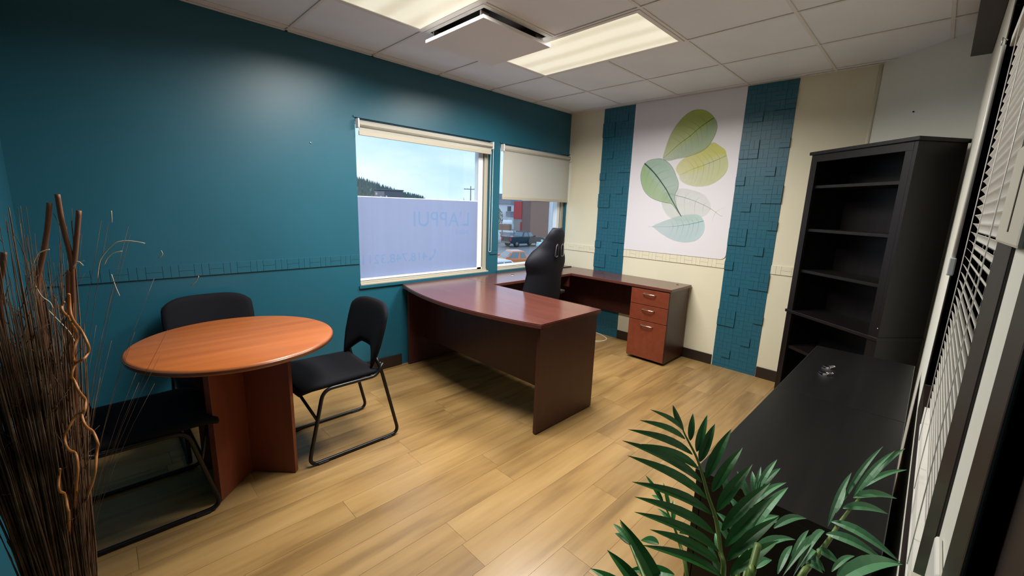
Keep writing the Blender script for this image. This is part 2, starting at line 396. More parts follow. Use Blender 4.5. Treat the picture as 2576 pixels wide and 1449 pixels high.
# columns run from the right-hand edge of the strip (c = 0) to the left (c = 4); r = lowest row of a raised block
mosaic('wide teal mosaic strip right of the leaf picture, floor to ceiling', .970,
       [(3, 3, 1), (3, 7, 2), (1, 9, 1), (4, 10, 1), (3, 13, 1), (0, 12, 2), (0, 6, 1), (0, 2, 2), (3, 17, 2), (1, 18, 1), (4, 20, 1), (3, 23, 1), (3, 27, 2), (1, 29, 1), (3, 31, 1), (0, 15, 1), (0, 22, 2), (0, 26, 1)])
mosaic('teal mosaic strip left of the leaf picture, ending behind the desk', 2.420,
       [(3, 3, 2), (3, 6, 1), (4, 9, 1), (1, 11, 1), (3, 13, 2), (3, 16, 1), (4, 19, 1), (1, 20, 1), (3, 22, 2), (0, 14, 1), (0, 18, 2), (0, 8, 2), (1, 1, 1)])
# chair rails made of one row of the same tiles
ZR = .992
def rail(name, label, meshes, a0, a1, axis):
    L = a1-a0; n = max(1, round(L/U)); s = L/(n*U)
    if axis == 'y': mb = MB().box(XE-.003, XE, a0, a1, ZR-.038, ZR+.038)
    else: mb = MB().box(a0, a1, YB-.003, YB, ZR-.038, ZR+.038)
    r = struct(mb.obj(name, 'cream_paint' if axis == 'y' else 'teal_paint'), label)
    for i in range(n):
        o = link('mosaic_tile', meshes[i % 2], r)
        c = a0+(i+.5)*L/n
        if axis == 'y': o.location = (XE-.003, c, ZR)
        else: o.location = (c, YB-.003, ZR); o.rotation_euler = (0, 0, PI/2)
        o.scale = (1, s, 1)
    return r
rail('trim_2', 'teal tiled chair rail left of the large window', UB, XN, W1[0], 'x')
rail('trim_3', 'teal tiled chair rail between the windows', UB, W1[1]+.012, W2[0]-.012, 'x')
rail('trim_4', 'cream tiled chair rail in the far corner', UC, 2.801, YB, 'y')
rail('trim_5', 'cream tiled chair rail under the leaf picture', UC, 1.351, 2.420, 'y')
rail('trim_6', 'cream tiled chair rail beside the bookcase', UC, .50, .970, 'y')
struct(MB().box(.45, 3.62, YR+.001, .029, 2.372, H-.004, .003).obj('trim_7', 'dark_brown'), 'dark brown beam below the ceiling along the right wall')

# windows in the teal wall
def window(name, label, W, right_extra):
    x0, x1, z0, z1 = W
    r = struct(link(name, None), label)
    fy = YB+.055
    # painted return and thin teal casing
    MB().box(x0-.010, x1+.010, YB-.010, YB, z1, z1+.012).box(x0-.010, x1+.010, YB-.016, YB, z0-.022, z0).obj('casing', 'teal_paint', r)
    MB().box(x0, x0+.004, YB, YB+.14, z0, z1).box(x1-.004, x1, YB, YB+.14, z0, z1).box(x0, x1, YB, YB+.14, z1-.004, z1).obj('reveal', 'teal_paint', r)
    MB().box(x0+.004, x1-.004, YB-.006, YB+.05, z0, z0+.014, .003).obj('sill', 'cream_frame', r)
    MB().box(x0+.004, x1-.004, YB+.028, YB+.085, z0+.014, z0+.026, .002).obj('sill_step', 'cream_frame', r)
    fb_, fr_ = .022, .030+right_extra
    MB().box(x0+.004, x1-.004, fy, fy+.06, z0+.026, z0+.026+fb_, .002).obj('frame_rail', 'white_frame', r)
    MB().box(x0+.004, x1-.004, fy, fy+.06, z1-.03, z1-.004, .002).obj('frame_rail', 'white_frame', r)
    MB().box(x0+.004, x0+.016, fy, fy+.06, z0+.026, z1-.004, .002).obj('frame_stile', 'white_frame', r)
    MB().box(x1-.004-.042, x1-.004, fy-.018, fy+.06, z0+.026, z1-.004, .002).obj('frame_stile', 'cream_frame', r)
    MB().box(x1-.004-.042-fr_, x1-.004-.050, fy, fy+.06, z0+.026, z1-.004, .002).obj('frame_stile', 'white_frame', r)
    MB().box(x1-.004-.050, x1-.004-.042, fy+.004, fy+.05, z0+.026, z1-.004).box(x0+.018, x1-.06, fy-.002, fy+.002, z0+.026, z0+.030).obj('gasket', 'gasket', r)
    gx0, gx1, gz0, gz1 = x0+.016, x1-.046-fr_, z0+.026+fb_, z1-.03
    MB().box(gx0, gx1, fy+.01, fy+.014, gz0, gz1).obj('pane', 'clear_glass', r)
    fy -= .02
    return r, (gx0, gx1, fy+.03, gz0, gz1)
w1, G1 = window('window_1', 'large window with frosted film on its lower half', W1, .036)
w2, G2 = window('window_2', 'corner window with a half-lowered cream shade', W2, .030)
FILM_Z = 1.492
MB().box(G1[0], G1[1], G1[2]-.0016, G1[2]-.0004, G1[3], FILM_Z).obj('frosted_film', 'frosted_film', w1)
MB().box(G1[0], G1[1], G1[2]-.0025, G1[2]-.0006, FILM_Z, FILM_Z+.006).obj('film_edge', 'white_frame', w1)
def lettering(name, txt, x_right, z_base, height, mt, parent, squeeze=1.0, shear=0.0):
    cu = bpy.data.curves.new(name, 'FONT'); cu.body = txt; cu.size = height/.70; cu.shear = shear; cu.space_character = 1.06
    o = bpy.data.objects.new(name, cu); COL.objects.link(o)
    dg = bpy.context.evaluated_depsgraph_get(); dg.update()
    me = bpy.data.meshes.new_from_object(o.evaluated_get(dg)); bpy.data.objects.remove(o); bpy.data.curves.remove(cu)
    me.name = name; me.materials.clear(); me.materials.append(MATS[mt])
    # painted to be read from outside: it runs towards -x, so from in here it is back to front
    for v in me.vertices: v.co = Vector((x_right-v.co.x*squeeze, G1[2]-.0022, z_base+v.co.y))
    me.update(); return link(name, me, parent)
lettering('lettering', "L'APPUI", 2.690, 1.250, .135, 'film_letter', w1, .98)
lettering('lettering', 'INÉSIE', 2.675, 1.168, .040, 'film_letter', w1)
lettering('lettering', '418.748.3211', 2.185, .935, .078, 'film_letter', w1, 1.02)
ph = []
for k in range(13):
    a = math.radians(-85+100*k/12); ph.append((2.195+.075*math.cos(a), G1[2]-.0022, 1.015+.075*math.sin(a)))
def flat_ribbon(pts, w, y):
    mb = MB(); L = []; R = []
    for i, p in enumerate(pts):
        a = Vector(pts[max(0, i-1)]); b = Vector(pts[min(len(pts)-1, i+1)]); d = (b-a).normalized(); n_ = Vector((-d.z, 0, d.x)); q = w(i/(len(pts)-1))
        L.append((p[0]+n_.x*q, y, p[2]+n_.z*q)); R.append((p[0]-n_.x*q, y, p[2]-n_.z*q))
    n_ = len(pts); return mb.add(L+R, [(i, i+1, n_+i+1, n_+i) for i in range(n_-1)])
flat_ribbon(ph, lambda t: .006+.009*max(0, min(1, (abs(2*t-1)-.45)/.2))*(1 if abs(2*t-1) < .97 else .5), G1[2]-.0022).obj('handset_symbol', 'film_letter', w1)

# corridor window in the right wall: dark frame, glass
w3 = struct(link('window_3', None), 'dark framed corridor window in the right wall')
fx0, fx1 = .623, 2.04; FY = YR+.003
MB().box(WR[1], fx1, YR-.10, FY, .79, 2.13, .001).obj('frame_stile', 'dark_trim', w3)
MB().box(fx0, WR[0], YR-.10, FY, .79, 2.13, .001).obj('frame_stile', 'dark_trim', w3)
MB().box(WR[0], WR[1], YR-.10, FY, .79, WR[2], .001).obj('frame_rail', 'dark_trim', w3)
MB().box(WR[0], WR[1], YR-.10, FY, WR[3], 2.13, .001).obj('frame_rail', 'dark_trim', w3)
MB().box(WR[0], WR[1], YR-.095, YR-.091, WR[2], WR[3]).obj('pane', 'clear_glass', w3)
# doorway beside the camera
d1 = struct(link('door_1', None), 'dark door frame at the right edge')
MB().box(.43, .51, YR-.13, FY, 0, 2.16, .002).obj('jamb', 'dark_trim', d1)
MB().box(.36, .43, YR-.13, YR-.012, 0, 2.16, .003).obj('stop', 'dark_brown', d1)
MB().box(-.26, .51, YR-.13, FY, 2.10, 2.17, .002).obj('head', 'dark_trim', d1)
MB().box(-.27, -.20, YR-.13, FY, 0, 2.16, .002).obj('jamb', 'dark_trim', d1)
MB().box(.315, .358, YR-.86, YR-.10, .01, 2.09, .003).obj('door_leaf', 'dark_brown', d1)

# ceiling lights: the lens glows and the tubes above it light the room
def troffer(label, r):
    x0, x1, y0, y1 = r; cx, cy = (x0+x1)/2, (y0+y1)/2
    t = thing('ceiling_light', label, 'ceiling light', (cx, cy, H), 0, 'lit ceiling panels')
    a, b = (x1-x0)/2-.010, (y1-y0)/2-.010; k = .026
    mb = MB()
    mb.box(-a, a, -b, -b+k, -.004, .006).box(-a, a, b-k, b, -.004, .006).box(-a, -a+k, -b+k, b-k, -.004, .006).box(a-k, a, -b+k, b-k, -.004, .006).obj('frame', 'grid_white', t)
    MB().box(-a+k, a-k, -b+k, b-k, .000, .004).obj('lens', 'lamp_lens', t)
    MB().box(-a, a, -b, b, .008, .11).obj('housing', 'grid_white', t)
    L = bpy.data.lights.new('tube_light', 'AREA'); L.shape = 'RECTANGLE'; L.size = 2*(a-k); L.size_y = 2*(b-k); L.energy = LAMP_W; L.color = LAMP_COL; L.spread = math.radians(162)
    lo = link('tube_light', L, t); lo.location = (0, 0, -.006)
    return t
troffer('lit fluorescent ceiling panel beyond the hanging vent plate', LIGHT2)
troffer('lit fluorescent ceiling panel cut off at the top edge', LIGHT1)
# supply-air diffuser: square plate hung under an open neck
vx, vy = (VENT[0]+VENT[1])/2, (VENT[2]+VENT[3])/2
t = thing('air_diffuser', 'square white air vent plate hanging below the ceiling', 'air vent', (vx, vy, H))
MB().box(-.290, .290, -.290, .290, -.066, -.046, .002).obj('plate', 'grid_white', t)
mb = MB(); k = .298
mb.box(-k, k, -k, -k+.03, -.003, .004).box(-k, k, k-.03, k, -.003, .004).box(-k, -k+.03, -k+.03, k-.03, -.003, .004).box(k-.03, k, -k+.03, k-.03, -.003, .004).obj('frame', 'grid_white', t)
MB().box(-k+.03, k-.03, -k+.03, k-.03, .10, .12).box(-k+.02, -k+.03, -k+.03, k-.03, 0, .12).box(k-.03, k-.02, -k+.03, k-.03, 0, .12).box(-k+.03, k-.03, -k+.02, -k+.03, 0, .12).box(-k+.03, k-.03, k-.03, k-.02, 0, .12).obj('neck', 'dark_brown', t)
for sx in (-1, 1):
    for sy in (-1, 1): MB().box(sx*.235-.03, sx*.235+.03, sy*.235-.006, sy*.235+.006, -.047, .004).obj('bracket', 'nickel', t)
# ------------------------------------------------------------------ blinds
def roller(label, W, zb, chain):
    x0, x1, z0, z1 = W; a, b = x0+.006, x1-.006
    if chain: b = x1-.006
    yc = YB-.022
    t = thing('roller_blind', label, 'blind', ((a+b)/2, yc, z1), 0, 'roller blinds on the windows')
    h = (b-a)/2; rz = -.045
    MB().tube([(-h+.012, 0, rz), (h-.012, 0, rz)], .027, 20).obj('roll', 'shade_fabric', t)
    MB().box(-h+.016, h-.016, -.004, -.0025, zb-z1+.02, rz).box(-h+.016, h-.016, -.027, -.026, rz-.01, rz+.01).obj('fabric', 'shade_fabric', t)
    MB().box(-h+.014, h-.014, -.011, .003, zb-z1, zb-z1+.032, .003).obj('hem_bar', 'cream_frame', t)
    for s in (-1, 1): MB().box(s*h-.012 if s > 0 else -h, s*h if s > 0 else -h+.012, -.03, .022, rz-.034, rz+.034, .003).obj('bracket', 'white_plastic', t)
    if chain:
        p = [(h-.004+.016*math.cos(k*PI/8), -.006, -1.085+.016*math.sin(k*PI/8)) for k in range(8, 17)]
        MB().tube(fillet([(h-.020, -.006, rz)]+p+[(h+.012, -.006, rz)], .003), .0022, 5).obj('bead_chain', 'white_plastic', t)
    return t
roller('cream roller blind rolled up above the frosted window', W1, 1.955, True)
roller('cream roller blind half lowered over the corner window', W2, 1.525, False)

vb = thing('venetian_blind', 'white slatted venetian blind on the right wall', 'blind', (0, 0, 0))
bx0, bx1 = .70, 1.53
MB().box(bx0, bx1+.08, -.078, -.050, 1.872, 1.897, .002).obj('headrail', 'white_plastic', vb)
sl = []
for i in range(9):
    a = i/8*2-1; sl.append((a*.0125, .0022*(1-a*a)))
ca, sa = math.cos(math.radians(60)), math.sin(math.radians(60))
slat = MB(); P0 = [(y*ca-z*sa, y*sa+z*ca) for y, z in sl]
n = len(P0); slat.add([(bx0, y, z) for y, z in P0]+[(bx1, y, z) for y, z in P0]+[(bx0, y, z-.0006) for y, z in P0]+[(bx1, y, z-.0006) for y, z in P0],
    [(i, i+1, n+i+1, n+i) for i in range(n-1)]+[(2*n+i+1, 2*n+i, 3*n+i, 3*n+i+1) for i in range(n-1)]+[(0, n, 3*n, 2*n), (n-1, 3*n-1, 4*n-1, 2*n-1)], True)
slat_me = slat.mesh('slat', 'white_plastic')
for i in range(45):
    o = link('slat', slat_me, vb); o.location = (0, -.0635, 1.862-.0200*i)
flat = MB().box(bx0, bx1, -.0125, .0125, -.0005, .0010).mesh('slat', 'white_plastic')
for i in range(16):
    o = link('slat', flat, vb); o.location = (0, -.0635, .964-.0028*i)
MB().box(bx0, bx1, -.077, -.050, .905, .918, .003).obj('bottom_rail', 'white_plastic', vb)
for x in (.86, 1.13, 1.40): MB().tube([(x, -.0505, 1.87), (x, -.0505, .918)], .0008, 4).tube([(x, -.0765, 1.87), (x, -.0765, .918)], .0008, 4).obj('ladder_cord', 'white_plastic', vb)
w_ = MB().tube([(1.60, -.040, 1.875), (1.60, -.040, 1.36)], .0042, 6).obj('tilt_wand', 'white_plastic', vb)
MB().tube([(1.60, -.044, 1.885), (1.60, -.036, 1.893), (1.60, -.036, 1.876), (1.60, -.041, 1.872)], .0018, 6).obj('hook', 'nickel', w_)
MB().box(1.592, 1.608, -.047, -.033, 1.315, 1.362, .003).obj('grip', 'white_frame', w_)

# small fittings on the right wall
t = thing('wall_box', 'white plastic wall box with a dark vertical slot, right edge', 'wall device', (.575, YR+.003, 1.478))
MB().box(-.085, .085, .0, .009, -.042, .050, .003).obj('cover', 'ivory_plastic', t)
MB().box(-.012, -.004, .0086, .0094, -.030, .036).obj('slot', 'dark_gap', t)
t = thing('light_switch', 'double toggle light switch plate on the right wall', 'light switch', (.555, YR, 1.075))
MB().box(-.036, .036, .0, .006, -.058, .058, .003).obj('cover_plate', 'white_plastic', t)
for zz in (.020, -.026):
    MB().box(-.006, .006, .005, .020, zz-.005, zz+.005, .002).obj('toggle', 'ivory_plastic', t)

# ------------------------------------------------------------------ leaf picture on the cream wall
PO = thing('leaf_picture', 'tall white picture sheet printed with pale green and yellow leaves', 'picture', (XE-.006, 1.351, 1.034))
pts = [(.0+.05, 0)]+[(1.069, 0), (1.069, H-1.034-.002), (0, H-1.034-.002), (0, .05)]
arc = [(.05-.05*math.sin(a*PI/12), .05-.05*math.cos(a*PI/12)) for a in range(0, 7)]
outl = arc[::-1]+[(1.069, 0), (1.069, H-1.034-.002), (0, H-1.034-.002)]
mb = MB(); n = len(outl)
mb.add([(-.002, y, z) for y, z in outl]+[(.0, y, z) for y, z in outl], [tuple(range(n))[::-1], tuple(range(n, 2*n))]+[(i, (i+1) % n, n+(i+1) % n, n+i) for i in range(n)])
mb.obj('sheet', 'vinyl_sheet', PO)
LEAF = {
'A': ([(1.61, 2.323), (1.645, 2.361), (1.711, 2.399), (1.795, 2.41), (1.867, 2.383), (1.937, 2.32), (1.986, 2.252), (2.023, 2.17), (2.048, 2.075), (2.062, 1.984), (2.0, 1.959), (1.921, 1.971), (1.832, 1.982), (1.748, 2.003), (1.687, 2.025), (1.63, 2.067), (1.588, 2.143), (1.568, 2.22), (1.58, 2.28)],
      [(1.61, 2.318), (1.714, 2.255), (1.811, 2.178), (1.913, 2.108), (2.067, 1.979)], (.30, .44, .20), (.38, .50, .05), (.06, .16, .03)),
'B': ([(1.455, 1.976), (1.475, 2.026), (1.53, 2.069), (1.594, 2.104), (1.66, 2.059), (1.749, 2.014), (1.833, 1.987), (1.894, 1.938), (1.921, 1.874), (1.879, 1.808), (1.851, 1.754), (1.757, 1.71), (1.648, 1.698), (1.547, 1.723), (1.474, 1.778), (1.437, 1.837), (1.433, 1.906)],
      [(1.455, 1.976), (1.553, 1.936), (1.651, 1.9), (1.753, 1.868), (1.869, 1.817)], (.58, .62, .30), (.60, .60, .06), (.30, .34, .04)),
'C': ([(2.26, 1.938), (2.219, 1.97), (2.146, 1.983), (2.073, 1.979), (1.998, 1.937), (1.944, 1.875), (1.908, 1.809), (1.878, 1.744), (1.877, 1.689), (1.899, 1.624), (1.884, 1.547), (1.854, 1.481), (1.812, 1.416), (1.865, 1.475), (1.924, 1.535), (1.978, 1.545), (2.077, 1.566), (2.169, 1.605), (2.239, 1.668), (2.28, 1.75), (2.294, 1.831), (2.282, 1.899)],
      [(2.261, 1.944), (2.137, 1.838), (2.006, 1.69), (1.922, 1.568), (1.812, 1.416)], (.36, .52, .42), (.33, .50, .24), (.015, .07, .03)),
'D': ([(2.018, 1.64), (1.946, 1.679), (1.832, 1.689), (1.708, 1.667), (1.608, 1.625), (1.546, 1.542), (1.548, 1.479), (1.594, 1.425), (1.696, 1.378), (1.829, 1.36), (1.938, 1.4), (2.007, 1.477), (2.038, 1.567)],
      [(2.018, 1.64), (1.881, 1.618), (1.742, 1.582), (1.607, 1.531), (1.518, 1.486), (1.452, 1.441), (1.421, 1.432)], (.66, .71, .68), (.64, .72, .64), (.20, .30, .22)),
'E': ([(1.589, 1.383), (1.638, 1.434), (1.704, 1.442), (1.814, 1.427), (1.925, 1.389), (2.017, 1.351), (2.099, 1.306), (2.044, 1.257), (1.953, 1.205), (1.853, 1.167), (1.749, 1.159), (1.651, 1.181), (1.593, 1.237), (1.572, 1.309)],
      [(1.589, 1.383), (1.672, 1.357), (1.78, 1.332), (1.905, 1.311), (2.162, 1.294)], (.50, .66, .68), (.48, .64, .62), (.10, .30, .26)),
}
def print_mat(name, c0, c1, alpha):
    m = bpy.data.materials.new(name); m.use_nodes = True; MATS[name] = m
    b = BS(m); at = N(m, 'ShaderNodeVertexColor'); at.layer_name = 'ink'
    LK(m, at.outputs['Color'], b.inputs['Base Color']); b.inputs['Roughness'].default_value = .4
    if alpha: LK(m, at.outputs['Alpha'], b.inputs['Alpha'])
    return m
print_mat('leaf_ink', 0, 0, True)
def leaf_print(key, depth):
    out, mid, c0, c1, cv = LEAF[key]
    P = [Vector((0, a, b)) for a, b in out]; n_ = len(P)
    sm = []
    for i in range(n_):
        a, b, c_, d = P[i-1], P[i], P[(i+1) % n_], P[(i+2) % n_]
        for j in range(4): t = j/4; sm.append(.5*((2*b)+(c_-a)*t+(2*a-5*b+4*c_-d)*t*t+(3*b-a-3*c_+d)*t**3))
    cen = sum((Vector((0, a, b)) for a, b in mid), Vector())/len(mid)
    mids = smoothpath([(0, a, b) for a, b in mid], 8)
    rings = [0, .35, .62, .82, .93, 1.0]; V = []; K = len(sm)
    # each outline point is drawn towards its nearest point on the midrib
    near = [min(mids[2:-2], key=lambda q: (q-p).length) for p in sm]
    for k in rings:
        for p, q in zip(sm, near): V.append(q.lerp(p, k))
    F = [(r*K+i, r*K+(i+1) % K, (r+1)*K+(i+1) % K, (r+1)*K+i) for r in range(len(rings)-1) for i in range(K)]
    off = -.0024-depth*.0004
    org = Vector((XE-.006, 1.351, 1.034))
    me = bpy.data.meshes.new('leaf_print'); me.from_pydata([(off, v.y-org.y, v.z-org.z) for v in V], [], F); me.materials.append(MATS['leaf_ink'])
    ca_ = me.color_attributes.new('ink', 'FLOAT_COLOR', 'POINT')
    md = (mids[-1]-mids[0])
    for i, v in enumerate(V):
        k = rings[i//K]; side = 1 if md.cross(v-mids[0]).x > 0 else 0
        c_ = c1 if side else c0; al = [.78, .78, .80, .84, .84, .0 if key in 'BDE' else .55][i//K]
        if key == 'D': al *= .55
        tt = (v-mids[0]).dot(md)/md.length_squared
        al *= 1.0-.55*max(0, min(1, tt))
        ca_.data[i].color = (*c_, max(0, min(1, al)))
    o = link('leaf_print', me, PO)
    # midrib and side veins
    def vein(pts, w0, w1, a0, a1):
        L_, R_ = [], []; m_ = len(pts)
        for i, p in enumerate(pts):
            d = (Vector(pts[min(i+1, m_-1)])-Vector(pts[max(i-1, 0)])).normalized(); nn = Vector((0, -d.z, d.y)); w = w0+(w1-w0)*i/(m_-1)
            L_.append(Vector(p)+nn*w); R_.append(Vector(p)-nn*w)
        return L_+R_, [(i, i+1, m_+i+1, m_+i) for i in range(m_-1)], [a0+(a1-a0)*i/(m_-1) for i in range(m_)]*2
    VV, FF, AA = [], [], []
    def put(q):
        n0 = len(VV); VV.extend(q[0]); FF.extend([tuple(i+n0 for i in f) for f in q[1]]); AA.extend(q[2])
    st = {'A': (.0042, .0010), 'B': (.0034, .0008), 'C': (.0070, .0030), 'D': (.0026, .0008), 'E': (.0030, .0008)}[key]
    put(vein(mids, st[0], st[1], .95, .5 if key != 'C' else .95))
    nv = 6
    for k in range(1, nv+1):
        i0 = int(len(mids)*(.06+.11*k)); b0 = mids[min(i0, len(mids)-2)]; tan = (mids[min(i0+1, len(mids)-1)]-mids[i0-1]).normalized(); nr = Vector((0, -tan.z, tan.y))
        for s in (-1, 1):
            reach = min(((q-b0).length for q in sm if abs((q-b0).normalized().dot((tan*.45+nr*s).normalized())) > .97 and (q-b0).dot(nr*s) > 0), default=.12)
            e = b0+(tan*.45+nr*s).normalized()*reach*.85
            c_ = (b0+e)/2-tan*reach*.10
            put(vein([b0*(1-t)**2+c_*2*t*(1-t)+e*t*t for t in [j/6 for j in range(7)]], .0011, .0005, .55, .25))
    if key in 'AC': put(vein(sm[:len(sm)//(1 if key == 'C' else 1)]+[sm[0]], .0011, .0011, .8 if key == 'C' else .35, .8 if key == 'C' else .35))
    me2 = bpy.data.meshes.new('leaf_veins'); me2.from_pydata([(off-.0002, v.y-org.y, v.z-org.z) for v in VV], [], FF); me2.materials.append(MATS['leaf_ink'])
    cb_ = me2.color_attributes.new('ink', 'FLOAT_COLOR', 'POINT')
    for i, a in enumerate(AA): cb_.data[i].color = (*cv, a)
    link('leaf_veins', me2, o)
for dpt, key in enumerate('DEBAC'): leaf_print(key, dpt)

# ------------------------------------------------------------------ U-shaped desk
DZ = .752
t = thing('bow_front_desk', 'mahogany desk with bowed front edge facing the room', 'desk', (1.88, 1.625, 0), 0, 'mahogany desk units')
bow = [(0-.135*math.sin(PI*k/24)**.9, 1.60*k/24) for k in range(25)]
poly = [(.02, 0)]+[(.64, 0), (.64, 1.618), (.02, 1.618)]
edge = [(bx*1.0, by*1.0) for bx, by in bow]
top_poly = [(.64, -.018), (.64, 1.618)]+[(x, -.018+y*1.0225) for x, y in edge[::-1]]
mb = MB().prism([(x-.012, y) if x < .5 else (x, y) for x, y in top_poly], DZ-.027, DZ-.006)
mb.prism([(x+.004-.012, .003+y*.996) if x < .5 else (x-.002, .002+y*.997) for x, y in top_poly], DZ-.006, DZ)
mb.obj('desktop', 'mahogany_top', t)
MB().prism([(x+.010, y+.002) if x < .5 else (x-.006, y) for x, y in top_poly], DZ-.034, DZ-.027).obj('edge_lip', 'mahogany_side', t)
MB().box(.004, .622, 0, .026, .006, DZ-.034, .002).obj('end_panel', 'mahogany_side', t)
MB().box(.030, .622, 1.585, 1.611, .006, DZ-.034, .002).obj('end_panel', 'mahogany_side', t)
MB().box(.21, .228, .026, 1.585, .215, DZ-.034, .001).obj('modesty_panel', 'mahogany_side', t)
for yy in (.0, 1.585):
    for xx in (.05, .57): MB().lathe([(.012, 0), (.012, .008)], (xx, yy+.013, 0), 10).obj('foot', 'black_plastic', t)

t = thing('desk_bridge', 'mahogany bridge top under the windows joining both desks', 'desk', (2.522, 2.775, 0), 0, 'mahogany desk units')
MB().box(0, 1.174, 0, .470, DZ-.027, DZ, .003).obj('desktop', 'mahogany_top', t)
MB().box(.03, 1.14, .44, .458, .30, DZ-.028, .001).obj('back_panel', 'mahogany_side', t)
g_ = MB().lathe([(.030, 0), (.030, .003), (.026, .004)], (.53, .28, DZ-.002), 20).obj('grommet', 'nickel', t)
MB().lathe([(.021, 0), (.021, .001)], (.53, .28, DZ+.0018), 16).obj('hole', 'dark_gap', g_)
for xx in (.002, 1.152): MB().box(xx, xx+.02, .02, .44, .60, DZ-.028).obj('bracket', 'mahogany_side', t)

t = thing('credenza_desk', 'mahogany credenza along the cream wall with three-drawer pedestal', 'desk', (3.698, 1.64, 0), 0, 'mahogany desk units')
MB().box(0, .446, -.012, 1.608, DZ-.027, DZ, .003).obj('desktop', 'mahogany_top', t)
ped = MB().box(.022, .440, .004, .024, .02, DZ-.028, .001).box(.022, .440, .376, .394, .02, DZ-.028, .001).box(.424, .440, .024, .376, .02, DZ-.028).box(.04, .424, .024, .376, .02, .04).box(.022, .424, .024, .376, DZ-.05, DZ-.028).obj('pedestal', 'mahogany_side', t)
dz = [(.565, .715), (.408, .560), (.030, .403)]
for z0, z1 in dz:
    d = MB().box(.004, .022, .006, .392, z0, z1, .0015).obj('drawer', 'mahogany_front', t)
    hz = z1-.042
    MB().tube(smoothpath([(.004, .135, hz), (-.014, .145, hz+.001), (-.021, .199, hz+.002), (-.014, .253, hz+.001), (.004, .263, hz)], 4), [.0045]*17, 8).obj('handle', 'chrome', d)
MB().box(.41, .424, .394, 1.58, .315, DZ-.028, .001).obj('back_panel', 'mahogany_side', t)
MB().box(.02, .440, 1.575, 1.60, .006, DZ-.028, .002).obj('end_panel', 'mahogany_side', t)
for yy in (.08, .95):
    MB().lathe([(.012, 0), (.012, .002)], (.33, yy, DZ-.0005), 14).obj('hole_cover', 'dark_gap', t)
t = thing('dark_bar', 'thin dark object lying at the back of the desk by the window', 'desk item', (4.02, 3.10, DZ))
MB().box(-.085, .085, -.012, .012, 0, .010, .003).obj('bar', 'black_plastic', t)

# white cable on the floor under the credenza
p = smoothpath([(4.13, 2.72, .006), (4.11, 2.60, .005), (4.03, 2.47, .005), (3.92, 2.45, .005), (3.83, 2.53, .005), (3.90, 2.62, .005), (4.05, 2.64, .005)], 6)
tag(MB().tube(p, .004, 6).obj('cable', 'white_plastic'), 'white cable coiled on the floor under the credenza', 'cable')

# ------------------------------------------------------------------ gaming chair, back to the camera
gc = thing('gaming_chair', 'black bucket-back gaming chair pushed into the U-shaped desk', 'chair', (2.815, 2.53, 0), math.radians(4))
HW = [(.50, .255), (.70, .262), (.80, .24), (.89, .226), (.975, .268), (1.02, .255), (1.10, .165), (1.18, .118), (1.25, .100), (1.30, .085)]
def gback(u, v):
    z = .50+.785*v; hw = lerp_table(HW, z); hw *= (1-max(0, (v-.93)/.07)**2*.35)
    x = u*hw; wing = .115*abs(u)**2.2*(1 if z < 1.08 else max(.25, 1-(z-1.08)*5))
    return (x, -.16-.085*v+wing, z)
gb = MB().shell(gback, lambda u, v: .034*max(.12, (1-abs(u)**5))**.5*max(.2, 1-abs(2*v-1)**8)**.5, 24, 40).obj('backrest', 'charcoal_leather', gc)
for s in (-1, 1):
    ring = [(s*(.040+a*.9), -.16-.085*.82-.036+.10*abs(z-1.11), z) for a, z in ((-.022, 1.050), (-.018, 1.135), (-.004, 1.152), (.012, 1.135), (.028, 1.050), (.004, 1.040))]
    q = MB().tube(ring+[ring[0]], .0045, 8).obj('slot_ring', 'slot_grey', gb)
    MB().add([(x, y+.004, z) for x, y, z in ring], [tuple(range(6)) if s > 0 else tuple(range(6))[::-1]]).obj('slot', 'black_plastic', gb)
def gseat(u, v): return (u*.26, -.14+.50*v, .475+.05*abs(u)**3-.03*max(0, v-.8)*5*.2)
MB().shell(gseat, lambda u, v: .05*max(.15, (1-abs(u)**6))**.5*max(.2, 1-abs(2*v-1)**8)**.5, 14, 14).obj('seat', 'charcoal_leather', gc)
MB().lathe([(.028, .12), (.028, .30), (.022, .30), (.022, .42)], (0, .06, 0), 18).obj('gas_lift', 'black_metal', gc)
MB().box(-.10, .10, -.06, .18, .40, .435, .006).obj('tilt_plate', 'black_metal', gc)
for k in range(5):
    a = 2*PI*k/5+.3; d = Vector((math.cos(a), math.sin(a), 0)); c0 = Vector((0, .06, 0))
    lg = MB().tube([c0+Vector((0, 0, .13)), c0+d*.15+Vector((0, 0, .115)), c0+d*.29+Vector((0, 0, .075))], [.03, .024, .018], 8).obj('base_leg', 'black_plastic', gc)
    cc_ = c0+d*.29; n_ = Vector((-d.y, d.x, 0))
    MB().tube([cc_-n_*.022+Vector((0, 0, .029)), cc_+n_*.022+Vector((0, 0, .029))], .029, 14).obj('castor', 'black_plastic', lg)
for s in (-1, 1):
    MB().tube(fillet([(s*.20, .0, .43), (s*.30, .0, .45), (s*.30, .0, .655)], .05), .016, 8).obj('arm_post', 'black_plastic', gc)
    MB().box(s*.30-.04, s*.30+.04, -.12, .14, .655, .685, .01).obj('armrest', 'black_plastic', gc)

